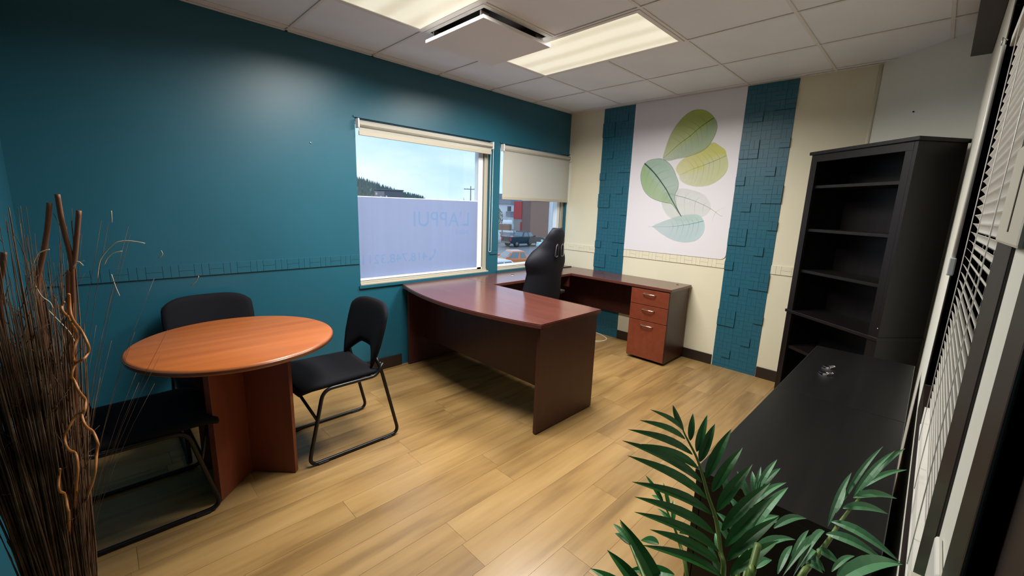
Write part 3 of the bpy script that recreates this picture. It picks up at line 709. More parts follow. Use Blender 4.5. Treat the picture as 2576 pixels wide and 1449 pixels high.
# ------------------------------------------------------------------ round table
rt = thing('round_table', 'round orange cherry table on a crossed panel base', 'table', (.455, 2.415, 0))
TR = .441
MB().lathe([(TR-.006, .722), (TR, .727), (TR, .740), (TR-.004, .748), (TR-.012, .752)], (0, 0, 0), 96).obj('tabletop', 'cherry_table', rt)
MB().lathe([(TR+.0006, .729), (TR+.0018, .734), (TR+.0018, .740), (TR+.0002, .744)], (0, 0, 0), 96).obj('edge_band', 'edge_band', rt)
for k, a in enumerate((PI/4, -PI/4)):
    q = MB().box(-.25, .25, -.014, .014, .004, .721, .0015)
    q.xform(Matrix.Rotation(a, 4, 'Z')).obj('base_panel', 'cherry_base', rt)

# ------------------------------------------------------------------ sled-base chairs (face +x in their own frame)
def sled_chair(label, loc, rz):
    c = thing('sled_chair', label, 'chair', loc, rz, 'black sled-base chairs around the round table')
    for s in (-1, 1):
        y = s*.225
        P = fillet([(-.146, y*.87, .535), (-.170, y*.96, .455), (-.272, y, .011), (.275, y, .011), (.178, y, .432), (-.135, y, .432), (-.18, y*.97, .50)], .055, 6)
        MB().tube(P, .0105, 8).obj('side_frame', 'black_metal', c)
        MB().tube([(.215, y, .26), (.275, y*.45, .415)], .008, 8).obj('brace', 'black_metal', c)
        for xx in (-.19, .20): MB().box(xx-.03, xx+.03, y-.013, y+.013, .0, .012, .003).obj('glide', 'black_plastic', c)
    MB().tube([(.275, -.11, .418), (.275, .11, .418)], .008, 8).obj('front_bar', 'black_metal', c)
    MB().tube([(-.10, -.225, .430), (-.10, .225, .430)], .009, 8).obj('rear_bar', 'black_metal', c)
    def seat(u, v):
        x = -.155+.455*v; w = (.215+.02*v)*(1-.13*max(0, (v-.7)/.3)**3)
        return (x, u*w, .455-.012*math.cos(u*PI/2)-.03*max(0, (v-.82)/.18)**2)
    MB().shell(lambda u, v: seat(u, v), lambda u, v: .028*max(.22, 1-abs(u)**6)**.5*max(.22, 1-abs(2*v-1)**10)**.5, 14, 16).obj('seat', 'black_fabric', c)
    HB = [(0, .188), (.15, .206), (.35, .228), (.6, .236), (.8, .233), (.92, .222), (1, .20)]
    def back(u, v):
        zb = .568-.105*max(0, (abs(u)-.30)/.70)**1.2; zt = .846-.05*abs(u)**6
        z = zb+(zt-zb)*v; hw = lerp_table(HB, (z-.465)/.393)
        y = u*hw; x = -.160-.105*((z-.465)/.39)+.045*abs(u)**2
        return (x, y, z)
    MB().shell(back, lambda u, v: .021*max(.15, 1-abs(u)**7)**.5*max(.15, 1-abs(2*v-1)**9)**.5, 20, 18).obj('backrest', 'black_fabric', c)
    for s in (-1, 1): MB().lathe([(.005, 0), (.004, .002)], (0, 0, 0), 10).xform(Matrix.Translation((-.168, s*.207, .50)) @ Matrix.Rotation(-s*PI/2, 4, 'X')).obj('screw', 'chrome', c)
    return c
sled_chair('black chair standing between the round table and the bow-front desk', (.965, 2.45, 0), PI)
sled_chair('black chair behind the round table, back to the teal wall', (.450, 2.932, 0), -PI/2)
sled_chair('black chair left of the round table, mostly hidden behind dried branches', (.006, 2.412, 0), 0)
PALM = [('deep', [(0.782, 0.183, 0.774), (0.803, 0.199, 0.804), (0.829, 0.221, 0.845), (0.842, 0.246, 0.88), (0.857, 0.27, 0.917), (0.866, 0.289, 0.942), (0.871, 0.314, 0.97), (0.877, 0.326, 0.981)], [((0.878, 0.325, 0.981), (0.803, 0.371, 1.038), 0.016), ((0.868, 0.316, 0.968), (0.775, 0.379, 1.02), 0.02), ((0.863, 0.295, 0.943), (0.744, 0.387, 1.007), 0.024), ((0.855, 0.277, 0.922), (0.749, 0.358, 0.985), 0.026), ((0.847, 0.263, 0.9), (0.712, 0.381, 0.997), 0.028), ((0.837, 0.247, 0.876), (0.705, 0.363, 0.975), 0.028), ((0.828, 0.232, 0.854), (0.695, 0.343, 0.932), 0.028), ((0.812, 0.217, 0.827), (0.682, 0.328, 0.914), 0.028), ((0.801, 0.202, 0.804), (0.667, 0.318, 0.895), 0.028), ((0.789, 0.193, 0.787), (0.674, 0.288, 0.872), 0.028), ((0.78, 0.185, 0.773), (0.653, 0.29, 0.85), 0.026), ((0.877, 0.325, 0.981), (0.838, 0.339, 1.049), 0.018), ((0.874, 0.307, 0.966), (0.904, 0.319, 1.015), 0.018), ((0.872, 0.29, 0.948), (0.917, 0.293, 1.017), 0.022), ((0.866, 0.279, 0.932), (0.918, 0.275, 1.003), 0.026), ((0.857, 0.26, 0.907), (0.927, 0.244, 1.001), 0.028), ((0.852, 0.243, 0.887), (0.929, 0.218, 0.968), 0.028), ((0.84, 0.225, 0.859), (0.923, 0.194, 0.943), 0.03), ((0.827, 0.208, 0.831), (0.928, 0.158, 0.917), 0.03), ((0.815, 0.195, 0.81), (0.915, 0.148, 0.898), 0.03), ((0.804, 0.185, 0.793), (0.907, 0.131, 0.865), 0.03), ((0.792, 0.174, 0.775), (0.889, 0.122, 0.828), 0.03)]), ('deep', [(0.531, 0.203, 0.878), (0.557, 0.235, 0.879), (0.612, 0.294, 0.875), (0.637, 0.329, 0.883)], [((0.611, 0.217, 0.803), (0.604, 0.314, 0.917), 0.036), ((0.579, 0.279, 0.908), (0.595, 0.321, 0.909), 0.014), ((0.579, 0.278, 0.905), (0.595, 0.316, 0.893), 0.014), ((0.589, 0.242, 0.812), (0.582, 0.321, 0.863), 0.03), ((0.575, 0.258, 0.815), (0.557, 0.337, 0.83), 0.026), ((0.613, 0.245, 0.908), (0.626, 0.282, 0.882), 0.02), ((0.626, 0.218, 0.858), (0.602, 0.291, 0.828), 0.024)]), ('deep', [(0.824, 0.261, 0.686), (0.866, 0.299, 0.716), (0.879, 0.322, 0.74), (0.894, 0.361, 0.778)], [((0.859, 0.343, 0.796), (0.872, 0.398, 0.834), 0.014), ((0.857, 0.345, 0.799), (0.877, 0.38, 0.788), 0.012), ((0.867, 0.33, 0.78), (0.9, 0.365, 0.818), 0.012), ((0.87, 0.32, 0.755), (0.913, 0.342, 0.779), 0.014), ((0.872, 0.317, 0.75), (0.883, 0.366, 0.757), 0.014), ((0.878, 0.306, 0.731), (0.939, 0.292, 0.693), 0.014)]), ('pale', [(0.878, 0.18, 0.693), (0.947, 0.194, 0.731), (0.997, 0.198, 0.77), (1.033, 0.202, 0.81)], [((0.956, 0.234, 0.806), (0.981, 0.27, 0.872), 0.022), ((0.989, 0.205, 0.818), (1.008, 0.241, 0.864), 0.022), ((0.999, 0.197, 0.827), (1.034, 0.216, 0.864), 0.02), ((1.001, 0.196, 0.83), (1.049, 0.203, 0.876), 0.014), ((1.004, 0.195, 0.835), (1.079, 0.179, 0.893), 0.02), ((1.007, 0.192, 0.835), (1.082, 0.17, 0.874), 0.022), ((0.96, 0.212, 0.74), (0.963, 0.259, 0.767), 0.024), ((0.946, 0.221, 0.723), (0.956, 0.264, 0.758), 0.022), ((0.926, 0.235, 0.7), (0.956, 0.254, 0.719), 0.016), ((0.922, 0.224, 0.645), (0.939, 0.265, 0.701), 0.022), ((0.971, 0.188, 0.694), (1.05, 0.154, 0.698), 0.022), ((0.983, 0.168, 0.665), (1.044, 0.15, 0.661), 0.022), ((0.976, 0.205, 0.771), (0.985, 0.25, 0.81), 0.022), ((0.967, 0.202, 0.727), (1.068, 0.151, 0.752), 0.022), ((0.993, 0.197, 0.805), (1.088, 0.155, 0.841), 0.022)]), ('pale', [(0.727, 0.067, 0.886), (0.788, 0.062, 0.879), (0.875, 0.049, 0.885), (0.926, 0.043, 0.891), (0.966, 0.035, 0.902), (1.023, 0.024, 0.912), (1.041, 0.025, 0.929)], [((0.91, 0.056, 0.89), (1.029, 0.044, 0.953), 0.02), ((0.947, 0.051, 0.901), (1.016, 0.049, 0.927), 0.026), ((0.99, 0.045, 0.909), (1.079, 0.008, 1.007), 0.018), ((1.014, 0.033, 0.912), (1.095, -0.01, 0.999), 0.02), ((1.031, 0.026, 0.92), (1.111, -0.024, 1.004), 0.024), ((1.037, 0.024, 0.924), (1.108, -0.033, 0.962), 0.02), ((1.011, 0.033, 0.911), (1.07, -0.028, 0.913), 0.03), ((0.969, 0.043, 0.904), (1.017, -0.02, 0.903), 0.032), ((0.925, 0.053, 0.893), (0.908, -0.046, 0.885), 0.034), ((0.888, 0.055, 0.887), (0.892, -0.028, 0.884), 0.036), ((0.839, 0.06, 0.882), (0.831, 0.026, 0.881), 0.03), ((0.893, 0.059, 0.888), (0.742, 0.075, 0.882), 0.022), ((0.874, 0.061, 0.886), (0.73, 0.087, 0.882), 0.022), ((0.756, 0.084, 0.879), (0.876, 0.079, 0.887), 0.018), ((0.73, 0.094, 0.881), (0.818, 0.092, 0.881), 0.02), ((0.834, 0.062, 0.882), (0.776, 0.071, 0.879), 0.022), ((0.812, 0.065, 0.88), (0.793, 0.041, 0.882), 0.026), ((0.796, 0.068, 0.879), (0.785, 0.042, 0.883), 0.024), ((0.801, 0.033, 0.882), (0.87, 0.011, 0.883), 0.018), ((0.793, 0.025, 0.885), (0.859, -0.008, 0.883), 0.03), ((0.838, 0.006, 0.883), (0.885, -0.005, 0.884), 0.02), ((0.778, 0.023, 0.887), (0.906, -0.049, 0.885), 0.05)]), ('pale', [(0.804, 0.154, 0.748), (0.859, 0.163, 0.769), (0.916, 0.173, 0.805)], [((0.895, 0.169, 0.819), (1.001, 0.138, 0.881), 0.028), ((0.926, 0.139, 0.823), (1.022, 0.099, 0.816), 0.024), ((0.9, 0.153, 0.779), (0.999, 0.109, 0.771), 0.022), ((0.892, 0.151, 0.744), (0.957, 0.138, 0.724), 0.02), ((0.886, 0.176, 0.811), (0.98, 0.142, 0.82), 0.022), ((0.886, 0.163, 0.763), (0.988, 0.122, 0.776), 0.03)])]
PALM_STUB = [(0.731, 0.132, 0.82), (0.757, 0.136, 0.826), (0.816, 0.142, 0.85)]
STICKS = [[(-0.073, 1.498, 1.426), (-0.084, 1.498, 1.365), (-0.098, 1.497, 1.304), (-0.116, 1.496, 1.229), (-0.122, 1.495, 1.1)], [(-0.058, 1.499, 1.447), (-0.058, 1.499, 1.389), (-0.056, 1.499, 1.341), (-0.054, 1.499, 1.287), (-0.062, 1.499, 1.181)], [(-0.026, 1.5, 1.409), (-0.038, 1.5, 1.34), (-0.047, 1.499, 1.291), (-0.057, 1.499, 1.252), (-0.07, 1.498, 1.183)], [(-0.157, 1.492, 1.313), (-0.164, 1.491, 1.272), (-0.172, 1.49, 1.236), (-0.179, 1.489, 1.113)]]
CURLS = [[(-0.064, 1.419, 1.216), (-0.066, 1.418, 1.168), (-0.056, 1.419, 1.127), (-0.046, 1.419, 1.089), (-0.049, 1.419, 1.064), (-0.062, 1.419, 1.052), (-0.077, 1.418, 1.035), (-0.083, 1.418, 1.012), (-0.076, 1.418, 0.984), (-0.068, 1.418, 0.949), (-0.071, 1.418, 0.924), (-0.088, 1.417, 0.909), (-0.108, 1.416, 0.88), (-0.113, 1.416, 0.855), (-0.105, 1.416, 0.824), (-0.098, 1.417, 0.794), (-0.109, 1.416, 0.721), (-0.14, 1.413, 0.488)], [(-0.074, 1.418, 1.198), (-0.079, 1.418, 1.185), (-0.071, 1.418, 1.159), (-0.067, 1.418, 1.148), (-0.062, 1.419, 1.108), (-0.074, 1.418, 1.075), (-0.075, 1.418, 1.05)], [(-0.08, 1.418, 0.917), (-0.076, 1.418, 0.894), (-0.066, 1.418, 0.862), (-0.058, 1.419, 0.831), (-0.063, 1.419, 0.8), (-0.076, 1.418, 0.738), (-0.116, 1.415, 0.469)], [(-0.129, 1.414, 0.787), (-0.136, 1.413, 0.747), (-0.131, 1.414, 0.717), (-0.128, 1.414, 0.681), (-0.13, 1.414, 0.655), (-0.151, 1.412, 0.496)]]
WISPS = [[(-0.012, 1.45, 1.245), (-0.004, 1.45, 1.284), (0.007, 1.45, 1.305), (0.022, 1.45, 1.324), (0.037, 1.45, 1.334), (0.06, 1.449, 1.335), (0.086, 1.447, 1.328)], [(0.004, 1.45, 1.278), (0.011, 1.45, 1.293), (0.023, 1.45, 1.305), (0.041, 1.449, 1.31)], [(-0.115, 1.445, 1.283), (-0.103, 1.446, 1.31), (-0.091, 1.447, 1.318), (-0.083, 1.448, 1.32)], [(0.11, 1.446, 1.289), (0.118, 1.445, 1.298), (0.116, 1.445, 1.308)], [(0.17, 1.44, 1.206), (0.182, 1.439, 1.219), (0.19, 1.438, 1.233)], [(-0.05, 1.449, 1.276), (-0.041, 1.449, 1.289), (-0.033, 1.45, 1.278)], [(0.014, 1.45, 1.252), (0.018, 1.45, 1.221), (0.023, 1.45, 1.195)], [(0.031, 1.45, 1.411), (0.029, 1.45, 1.382)], [(-0.115, 1.445, 1.237), (-0.109, 1.446, 1.212), (-0.098, 1.447, 1.196), (-0.095, 1.447, 1.181)], [(-0.103, 1.446, 1.178), (-0.088, 1.447, 1.146), (-0.075, 1.448, 1.118), (-0.069, 1.448, 1.091)]]
# ------------------------------------------------------------------ low black cabinets along the right wall
def low_cabinet(label, x0, x1):
    L = x1-x0; y0, y1 = -.028, .372
    c = thing('low_cabinet', label, 'cabinet', (x0, 0, 0), 0, 'low black cabinets along the right wall')
    MB().box(0.0008, L-.0008, y0, y1, .724, .750, .002).obj('worktop', 'black_laminate', c)
    MB().box(.004, .022, y0+.01, y1-.024, .0, .723).box(L-.022, L-.004, y0+.01, y1-.024, .0, .723).box(.022, L-.022, y0+.01, y0+.022, .02, .723).box(.022, L-.022, y0+.022, y1-.03, .06, .08).box(.022, L-.022, y1-.06, y1-.05, 0, .06).obj('body', 'black_laminate', c)
    w = (L-.008)/2
    for k in (0, 1):
        d = MB().box(.004+k*w+.0015, .004+(k+1)*w-.0015, y1-.022, y1-.004, .065, .718, .0015).obj('door', 'black_laminate', c)
        kx = .004+w+(-.04 if k == 0 else .04)
        q = MB().lathe([(.004, 0), (.004, .010), (.0085, .013), (.0085, .019), (.005, .022)], (0, 0, 0), 14)
        q.xform(Matrix.Translation((kx, y1-.004, .690)) @ Matrix.Rotation(-PI/2, 4, 'X')).obj('knob', 'chrome', d)
    return c
low_cabinet('low black cabinet nearest the palm', 1.125, 1.965)
low_cabinet('low black cabinet next to the bookcase with two metal clips on top', 1.965, 2.805)
def clip(label, x, y, a):
    t = thing('metal_clip', label, 'clip', (x, y, .750), a, 'metal clips on the black cabinet')
    MB().prism([(-.004, -.011), (-.004, .011), (.020, .013), (.020, -.013)], .001, .003).obj('jaw', 'chrome', t)
    MB().prism([(-.004, -.011), (-.004, .011), (.020, .009), (.020, -.009)], .011, .013).obj('jaw', 'chrome', t)
    MB().tube([(-.004, -.010, .007), (-.004, .010, .007)], .0062, 10).obj('spring', 'nickel', t)
    MB().tube(fillet([(-.004, -.008, .008), (-.034, -.005, .012), (-.034, .005, .012), (-.004, .008, .008)], .004), .0016, 6).obj('grip', 'chrome', t)
clip('small chrome clip on the black cabinet, farther of the two', 2.40, .262, 2.5)
clip('small chrome clip on the black cabinet, nearer of the two', 2.29, .258, 2.2)

# ------------------------------------------------------------------ tall bookcase across the corner
BFR, BFL = Vector((3.325, .1535, 0)), Vector((3.785, .732, 0))
bw = (BFL-BFR).length; ang = math.atan2((BFL-BFR).y, (BFL-BFR).x)
# own frame: x along the front from right to left, y towards the room
bk = thing('bookcase', 'tall dark espresso bookcase with empty shelves, angled across the corner', 'bookcase', tuple(BFR), ang)
D_ = .315; TH = .022
for x0 in (0, bw-TH): MB().box(x0, x0+TH, -D_, 0, 0, 1.895, .001).obj('side_panel', 'espresso_wood', bk)
MB().box(TH, bw-TH, -D_, -D_+.008, .05, 1.895).obj('back_panel', 'espresso_wood', bk)
MB().box(-.012, bw+.012, -D_-.004, .014, 1.895, 1.918, .003).obj('top_board', 'espresso_wood', bk)
MB().box(TH, bw-TH, -.018, .001, 1.845, 1.895, .001).obj('top_rail', 'espresso_wood', bk)
MB().box(TH-.001, TH+.042, -.018, .001, .0, 1.845, .001).obj('face_stile', 'espresso_wood', bk)
MB().box(bw-TH-.030, bw-TH+.001, -.018, .001, .0, 1.845, .001).obj('face_stile', 'espresso_wood', bk)
for z in (1.672, 1.360, 1.054): MB().box(TH, bw-TH, -D_+.008, -.020, z-.012, z+.008, .001).obj('shelf', 'espresso_wood', bk)
MB().box(-.006, bw+.006, -D_, .012, .722, .744, .003).obj('counter_shelf', 'espresso_wood', bk)
MB().box(TH, bw-TH, -D_+.008, -.020, .440, .462, .001).obj('shelf', 'espresso_wood', bk)
MB().box(TH, bw-TH, -D_+.008, -.003, .0, .07, .001).obj('plinth', 'espresso_wood', bk)
MB().lathe([(.004, 0), (.003, .002)], (0, 0, 0), 8).xform(Matrix.Translation((TH*.5, .001, .80)) @ Matrix.Rotation(-PI/2, 4, 'X')).obj('screw', 'chrome', bk)

# wall fixings
t = MB().lathe([(.006, 0), (.006, .003), (.003, .006)], (0, 0, 0), 10).xform(Matrix.Rotation(PI/2, 4, 'X')).obj('wall_screw', 'nickel')
t.location = (1.163, YB, 1.856); tag(t, 'lone small screw in the teal wall left of the window', 'screw')
q = Vector((*DB, 0)).lerp(Vector((*DA, 0)), .56)
t = MB().lathe([(.005, 0), (.005, .003), (.003, .008)], (0, 0, 0), 10).xform(Matrix.Rotation(math.atan2(-dn.y, -dn.x), 4, 'Z') @ Matrix.Rotation(PI/2, 4, 'Y')).obj('wall_nail', 'black_metal')
t.location = (q.x, q.y, 2.165); tag(t, 'small dark nail in the off-white wall above the bookcase', 'nail')

# ------------------------------------------------------------------ palm in the foreground
pa = thing('potted_palm', 'green palm with feathery fronds in the bottom right foreground', 'plant', (.74, .17, 0))
PO_ = Vector((.74, .17, 0))
MB().lathe([(.095, 0), (.105, .02), (.125, .30), (.135, .31), (.135, .335), (.122, .335), (.118, .30)], (0, 0, 0), 32).obj('pot', 'terracotta_dark', pa)
MB().lathe([(.118, .285), (.06, .295), (.01, .297)], (0, 0, 0), 24).obj('soil', 'soil', pa)
def leaflet(b, t, w, bend):
    b, t = Vector(b), Vector(t); d = t-b; L = d.length; d.normalize()
    view = (b-Vector((.25, .10, 1.8))).normalized()            # leaflets open towards the light above the room
    wv_ = d.cross(view).normalized(); nn = wv_.cross(d).normalized()
    if nn.z < 0: nn = -nn
    prof = [(0, .14), (.05, .44), (.12, .72), (.22, .92), (.35, 1.0), (.48, .95), (.60, .83), (.72, .65), (.83, .44), (.92, .22), (1, .01)]
    V, F = [], []
    for k, (tt, ww) in enumerate(prof):
        c_ = b+d*L*tt+nn*(.05*L*math.sin(PI*tt))+Vector((0, 0, 1))*(bend*L*math.sin(PI*tt**.8))
        h = w*ww*.5
        V += [c_-wv_*h+nn*h*.35, c_, c_+wv_*h+nn*h*.35]
    n0 = len(V); V += [v-nn*.0008 for v in V]
    for k in range(len(prof)-1):
        a = 3*k
        for i in (0, 1): F.append((a+i, a+i+1, a+i+4, a+i+3)); F.append((n0+a+i+3, n0+a+i+4, n0+a+i+1, n0+a+i))
    e = 3*(len(prof)-1)
    for k in range(len(prof)-1):
        a = 3*k; F.append((a, a+3, n0+a+3, n0+a)); F.append((a+2, n0+a+2, n0+a+5, a+5))
    F.append((0, n0, n0+1, 1)); F.append((1, n0+1, n0+2, 2)); F.append((e, e+1, n0+e+1, n0+e)); F.append((e+1, e+2, n0+e+2, n0+e+1))
    return MB().add([v-PO_ for v in V], F, False)
crown = Vector((.74, .17, .29))
for kind, rach, leaves in PALM:
    foot = crown+Vector((random.uniform(-.02, .02), random.uniform(-.02, .02), 0))
    R0 = Vector(rach[0]); path = smoothpath([foot, foot.lerp(R0, .5)+Vector((-.01, 0, .05))]+[Vector(p) for p in rach], 5)
    n_ = len(path)
    fo = MB().tube([p-PO_ for p in path], [.0062-.0046*i/(n_-1) for i in range(n_)], 7).obj('frond_stem', 'rachis_green', pa)
    for b, t_, w in leaves:
        leaflet(b, t_, w*(.76 if kind == 'deep' else (.50 if len(leaves) == 22 else .66)), .03 if kind == 'deep' else .09).obj('leaflet', 'leaf_deep' if kind == 'deep' else 'leaf_pale', fo)
MB().tube([p-PO_ for p in smoothpath([crown]+[Vector(p) for p in PALM_STUB], 5)], .0065, 8).obj('cut_stem', 'rachis_green', pa)

# ------------------------------------------------------------------ tall dried branches by the near wall
br = thing('dried_branches', 'tall bundle of dried brown twigs and curly branches in the left corner', 'dried branches', (-.168, 1.50, 0))
BO = Vector((-.168, 1.50, 0))
MB().lathe([(.075, 0), (.085, .02), (.095, .20), (.078, .34), (.072, .36), (.064, .36), (.060, .30)], (0, 0, 0), 32).obj('vase', 'terracotta_dark', br)
rnd = random.Random(11)
tw = MB()
for k in range(620):
    a = rnd.uniform(0, 2*PI); r0 = .050*math.sqrt(rnd.random()); h = rnd.choice([rnd.uniform(.85, 1.2), rnd.uniform(1.1, 1.42), rnd.uniform(.6, 1.0)])
    sp = rnd.uniform(.0, .095)*(h/1.3)
    bx, by = r0*math.cos(a), r0*math.sin(a); dx, dy = math.cos(a+rnd.uniform(-.5, .5))*sp, math.sin(a+rnd.uniform(-.5, .5))*sp
    P = []
    for j in range(6):
        t_ = j/5; x = bx+dx*t_**1.3+rnd.uniform(-.006, .006)*t_; y = by+dy*t_**1.3+rnd.uniform(-.006, .006)*t_
        P.append((max(x, XN+.012-BO.x), y, .10+(h-.10)*t_))
    r_ = rnd.uniform(.0010, .0030); tw.tube(P, [r_, r_, r_*.9, r_*.75, r_*.6, r_*.35], 4)
    if h > 1.0 and rnd.random() < .6:
        for q in range(rnd.randint(1, 3)):
            t_ = rnd.uniform(.5, .95); i = int(t_*5); p = Vector(P[i]).lerp(Vector(P[min(i+1, 5)]), t_*5-i)
            e = p+Vector((rnd.uniform(-.05, .05), rnd.uniform(-.05, .05), rnd.uniform(.03, .11)))
            e.x = max(e.x, XN+.012-BO.x)
            tw.tube([p, p.lerp(e, .5)+Vector((0, 0, .01)), e], [.0011, .0009, .0004], 3)
o = tw.obj('twig_bundle', 'twig_brown', br); o['kind'] = 'stuff'
for s in STICKS:
    P = [Vector(p)-BO for p in s]; P = [Vector((max(p.x, XN+.02-BO.x), p.y, p.z)) for p in P]
    P.append(Vector((P[-1].x*.3, 0, .45)))
    MB().tube(smoothpath(P, 4), .0052, 8).obj('stick', 'stick_tan', br)
for s in CURLS:
    Q_ = [Vector(p)-BO for p in s]
    if Q_[-1].z < .6: Q_[-1] = Vector((Q_[-2].x*.6, 0, Q_[-2].z-.14))
    P = smoothpath(Q_, 4); n_ = len(P)
    MB().tube([Vector((p.x, p.y+.012*math.sin(i*.9), p.z)) for i, p in enumerate(P)], .0031, 7).obj('curly_branch', 'curl_orange', br)
fine = MB()
for k in range(26):                                             # hair-thin stalks that stray from the bundle
    a = rnd.uniform(-.9, .9); h = rnd.uniform(.9, 1.38); L = rnd.uniform(.05, .26)
    P = [Vector((.03*math.cos(a)+L*math.cos(a)*(j/6)**1.7, .03*math.sin(a)+L*math.sin(a)*(j/6)**1.7, .3+(h-.3)*(j/6))) for j in range(7)]
    fine.tube(P, .0005, 3)
o = fine.obj('stray_stalks', 'twig_brown', br); o['kind'] = 'stuff'
for s in WISPS: MB().tube(smoothpath([Vector(p)-BO for p in s], 3), .0012, 4).obj('pale_wisp', 'wisp_pale', br)
# ------------------------------------------------------------------ outside the windows (the office is one floor up)
GZ = -3.545
gr = MB().box(-60, 500, YB+3.0, 700, GZ-.5, GZ).obj('ground', 'asphalt'); struct(gr, 'wet grey parking lot')
def at(x, y, z=0): return (x, y, GZ+z)
def vehicle(name, label, cat, loc, rz, paint_, prof, cabin, wheels, W=1.9, glass=None, rear_lamp=False, bed=None, group='vehicles in the parking lot'):
    t = thing(name, label, cat, loc, rz, group); h = W/2
    # body sides are an extruded profile, tumblehome on the cabin
    n_ = len(prof); mb = MB()
    mb.add([(x, -h, z) for x, z in prof]+[(x, h, z) for x, z in prof], [tuple(range(n_)), tuple(range(n_, 2*n_))[::-1]]+[(i, n_+i, n_+(i+1) % n_, (i+1) % n_) for i in range(n_)])
    mb.obj('body', paint_, t)
    x0, x1, x2, x3, zb, zt = cabin; k = h-.20
    mb = MB().add([(x0, -h+.03, zb), (x3, -h+.03, zb), (x3, h-.03, zb), (x0, h-.03, zb), (x1, -k, zt), (x2, -k, zt), (x2, k, zt), (x1, k, zt)],
        [(0, 1, 5, 4), (1, 2, 6, 5), (2, 3, 7, 6), (3, 0, 4, 7), (4, 5, 6, 7), (0, 3, 2, 1)])
    ca_ = mb.obj('cabin', paint_, t)
    def side(fa, fb, z0, z1, s):
        def P(f, z):
            g = (z-zb)/(zt-zb); xa = x0+(x1-x0)*g; xb = x3+(x2-x3)*g; y = (h-.03)+(k-h+.03)*g
            return (xa+(xb-xa)*f, s*(y+.012), z)
        q = [P(fa, z0), P(fb, z0), P(fb, z1), P(fa, z1)]
        MB().add(q, [(0, 1, 2, 3) if s < 0 else (3, 2, 1, 0)]).obj('side_window', 'car_glass', ca_)
    for fa, fb in (glass or ((.08, .47), (.53, .93))):
        for s in (-1, 1): side(fa, fb, zb+.10*(zt-zb)+.04, zt-.12*(zt-zb)-.02, s)
    for xa, xb, nm in ((x0, x1, 'rear_window'), (x3, x2, 'windscreen')):
        sg = -1 if nm == 'rear_window' else 1; f0, f1 = .14, .86
        def Q(f, y): return (xa+(xb-xa)*f+sg*.015, y, zb+(zt-zb)*f)
        q = [Q(f0, -k-.02), Q(f0, k+.02), Q(f1, k-.04), Q(f1, -k+.04)]
        MB().add(q, [(0, 1, 2, 3)]).obj(nm, 'car_glass', ca_)
    for wx, wr_ in wheels:
        for s in (-1, 1):
            w_ = MB().tube([(wx, s*(h-.22), wr_), (wx, s*(h+.02), wr_)], wr_, 20).obj('wheel', 'tyre', t)
            MB().tube([(wx, s*(h+.015), wr_), (wx, s*(h+.035), wr_)], wr_*.58, 14).obj('rim', 'pole_grey', w_)
    xr = min(p[0] for p in prof); xf = max(p[0] for p in prof)
    MB().box(xr-.10, xr+.02, -h+.05, h-.05, .50, .68, .03).obj('rear_bumper', 'pole_grey' if rear_lamp else paint_, t)
    MB().box(xf-.02, xf+.08, -h+.05, h-.05, .42, .66, .03).obj('front_bumper', paint_, t)
    for s in (-1, 1):
        MB().box(xr-.02, xr+.12, s*(h-.09)-.10, s*(h-.09)+.10, .80, 1.16, .02).obj('tail_light', 'tail_red', t)
        MB().box(xf-.10, xf+.02, s*(h-.22)-.16, s*(h-.22)+.16, .78, .95, .02).obj('headlight', 'house_white', t)
        MB().box(x3-.25, x3-.10, s*(h+.10)-.10, s*(h+.10)+.10, zb+.02, zb+.24, .02).obj('mirror', paint_, t)
    if bed:
        MB().box(bed[0], bed[1], -h+.12, h-.12, bed[2]-.05, bed[2]+.012).obj('bed_cover', 'tyre', t)
    return t
PICK = [(-2.85, .55), (-2.85, 1.28), (-.95, 1.30), (-.90, 1.24), (1.05, 1.24), (1.25, 1.22), (2.55, 1.14), (2.85, .98), (2.88, .50), (2.3, .42), (-2.4, .42)]
vehicle('pickup_truck', 'dark navy pickup truck parked with its tail to the window', 'truck', at(39.3, 37.6), math.radians(-6), 'car_navy', PICK, (-.92, -.62, .55, 1.20, 1.22, 1.93), ((-1.85, .40), (1.85, .40)), 1.98, rear_lamp=True, bed=(-2.75, -1.0, 1.27))
P2 = [(-2.55, .50), (-2.55, 1.12), (-.80, 1.14), (-.78, 1.06), (.95, 1.06), (1.15, 1.05), (2.30, .96), (2.50, .84), (2.52, .45), (2.0, .38), (-2.1, .38)]
vehicle('pickup_truck', 'orange pickup truck close below the corner window', 'truck', at(23.0, 22.9), math.radians(157), 'car_orange', P2, (-.80, -.55, .40, 1.10, 1.05, 1.66), ((-1.6, .35), (1.6, .35)), 1.75, glass=((.06, .34), (.44, .90)), bed=(-2.45, -.85, 1.11))
SUV = [(-2.4, .50), (-2.42, 1.15), (-2.2, 1.18), (1.0, 1.16), (2.2, 1.05), (2.4, .90), (2.42, .45), (-2.0, .40)]
vehicle('sport_utility_vehicle', 'white vehicle at the left edge beside the navy pickup', 'car', at(37.6, 43.6), math.radians(176), 'car_white', SUV, (-2.25, -1.95, .35, 1.05, 1.15, 1.80), ((-1.5, .37), (1.5, .37)), 1.9)
CAR = [(-2.2, .45), (-2.25, .92), (-1.6, .95), (1.0, .93), (2.05, .80), (2.2, .66), (2.2, .38), (-1.9, .34)]
vehicle('hatchback_car', 'pale aqua car half hidden behind the gaming chair', 'car', at(39.7, 33.0), math.radians(186), 'car_aqua', CAR, (-1.75, -1.1, .15, 1.05, .92, 1.45), ((-1.35, .31), (1.35, .31)), 1.75)
vehicle('hatchback_car', 'white car beside the orange pickup at the window sill', 'car', at(18.6, 20.6), math.radians(178), 'car_white', CAR, (-1.75, -1.1, .15, 1.05, .92, 1.45), ((-1.35, .31), (1.35, .31)), 1.75)

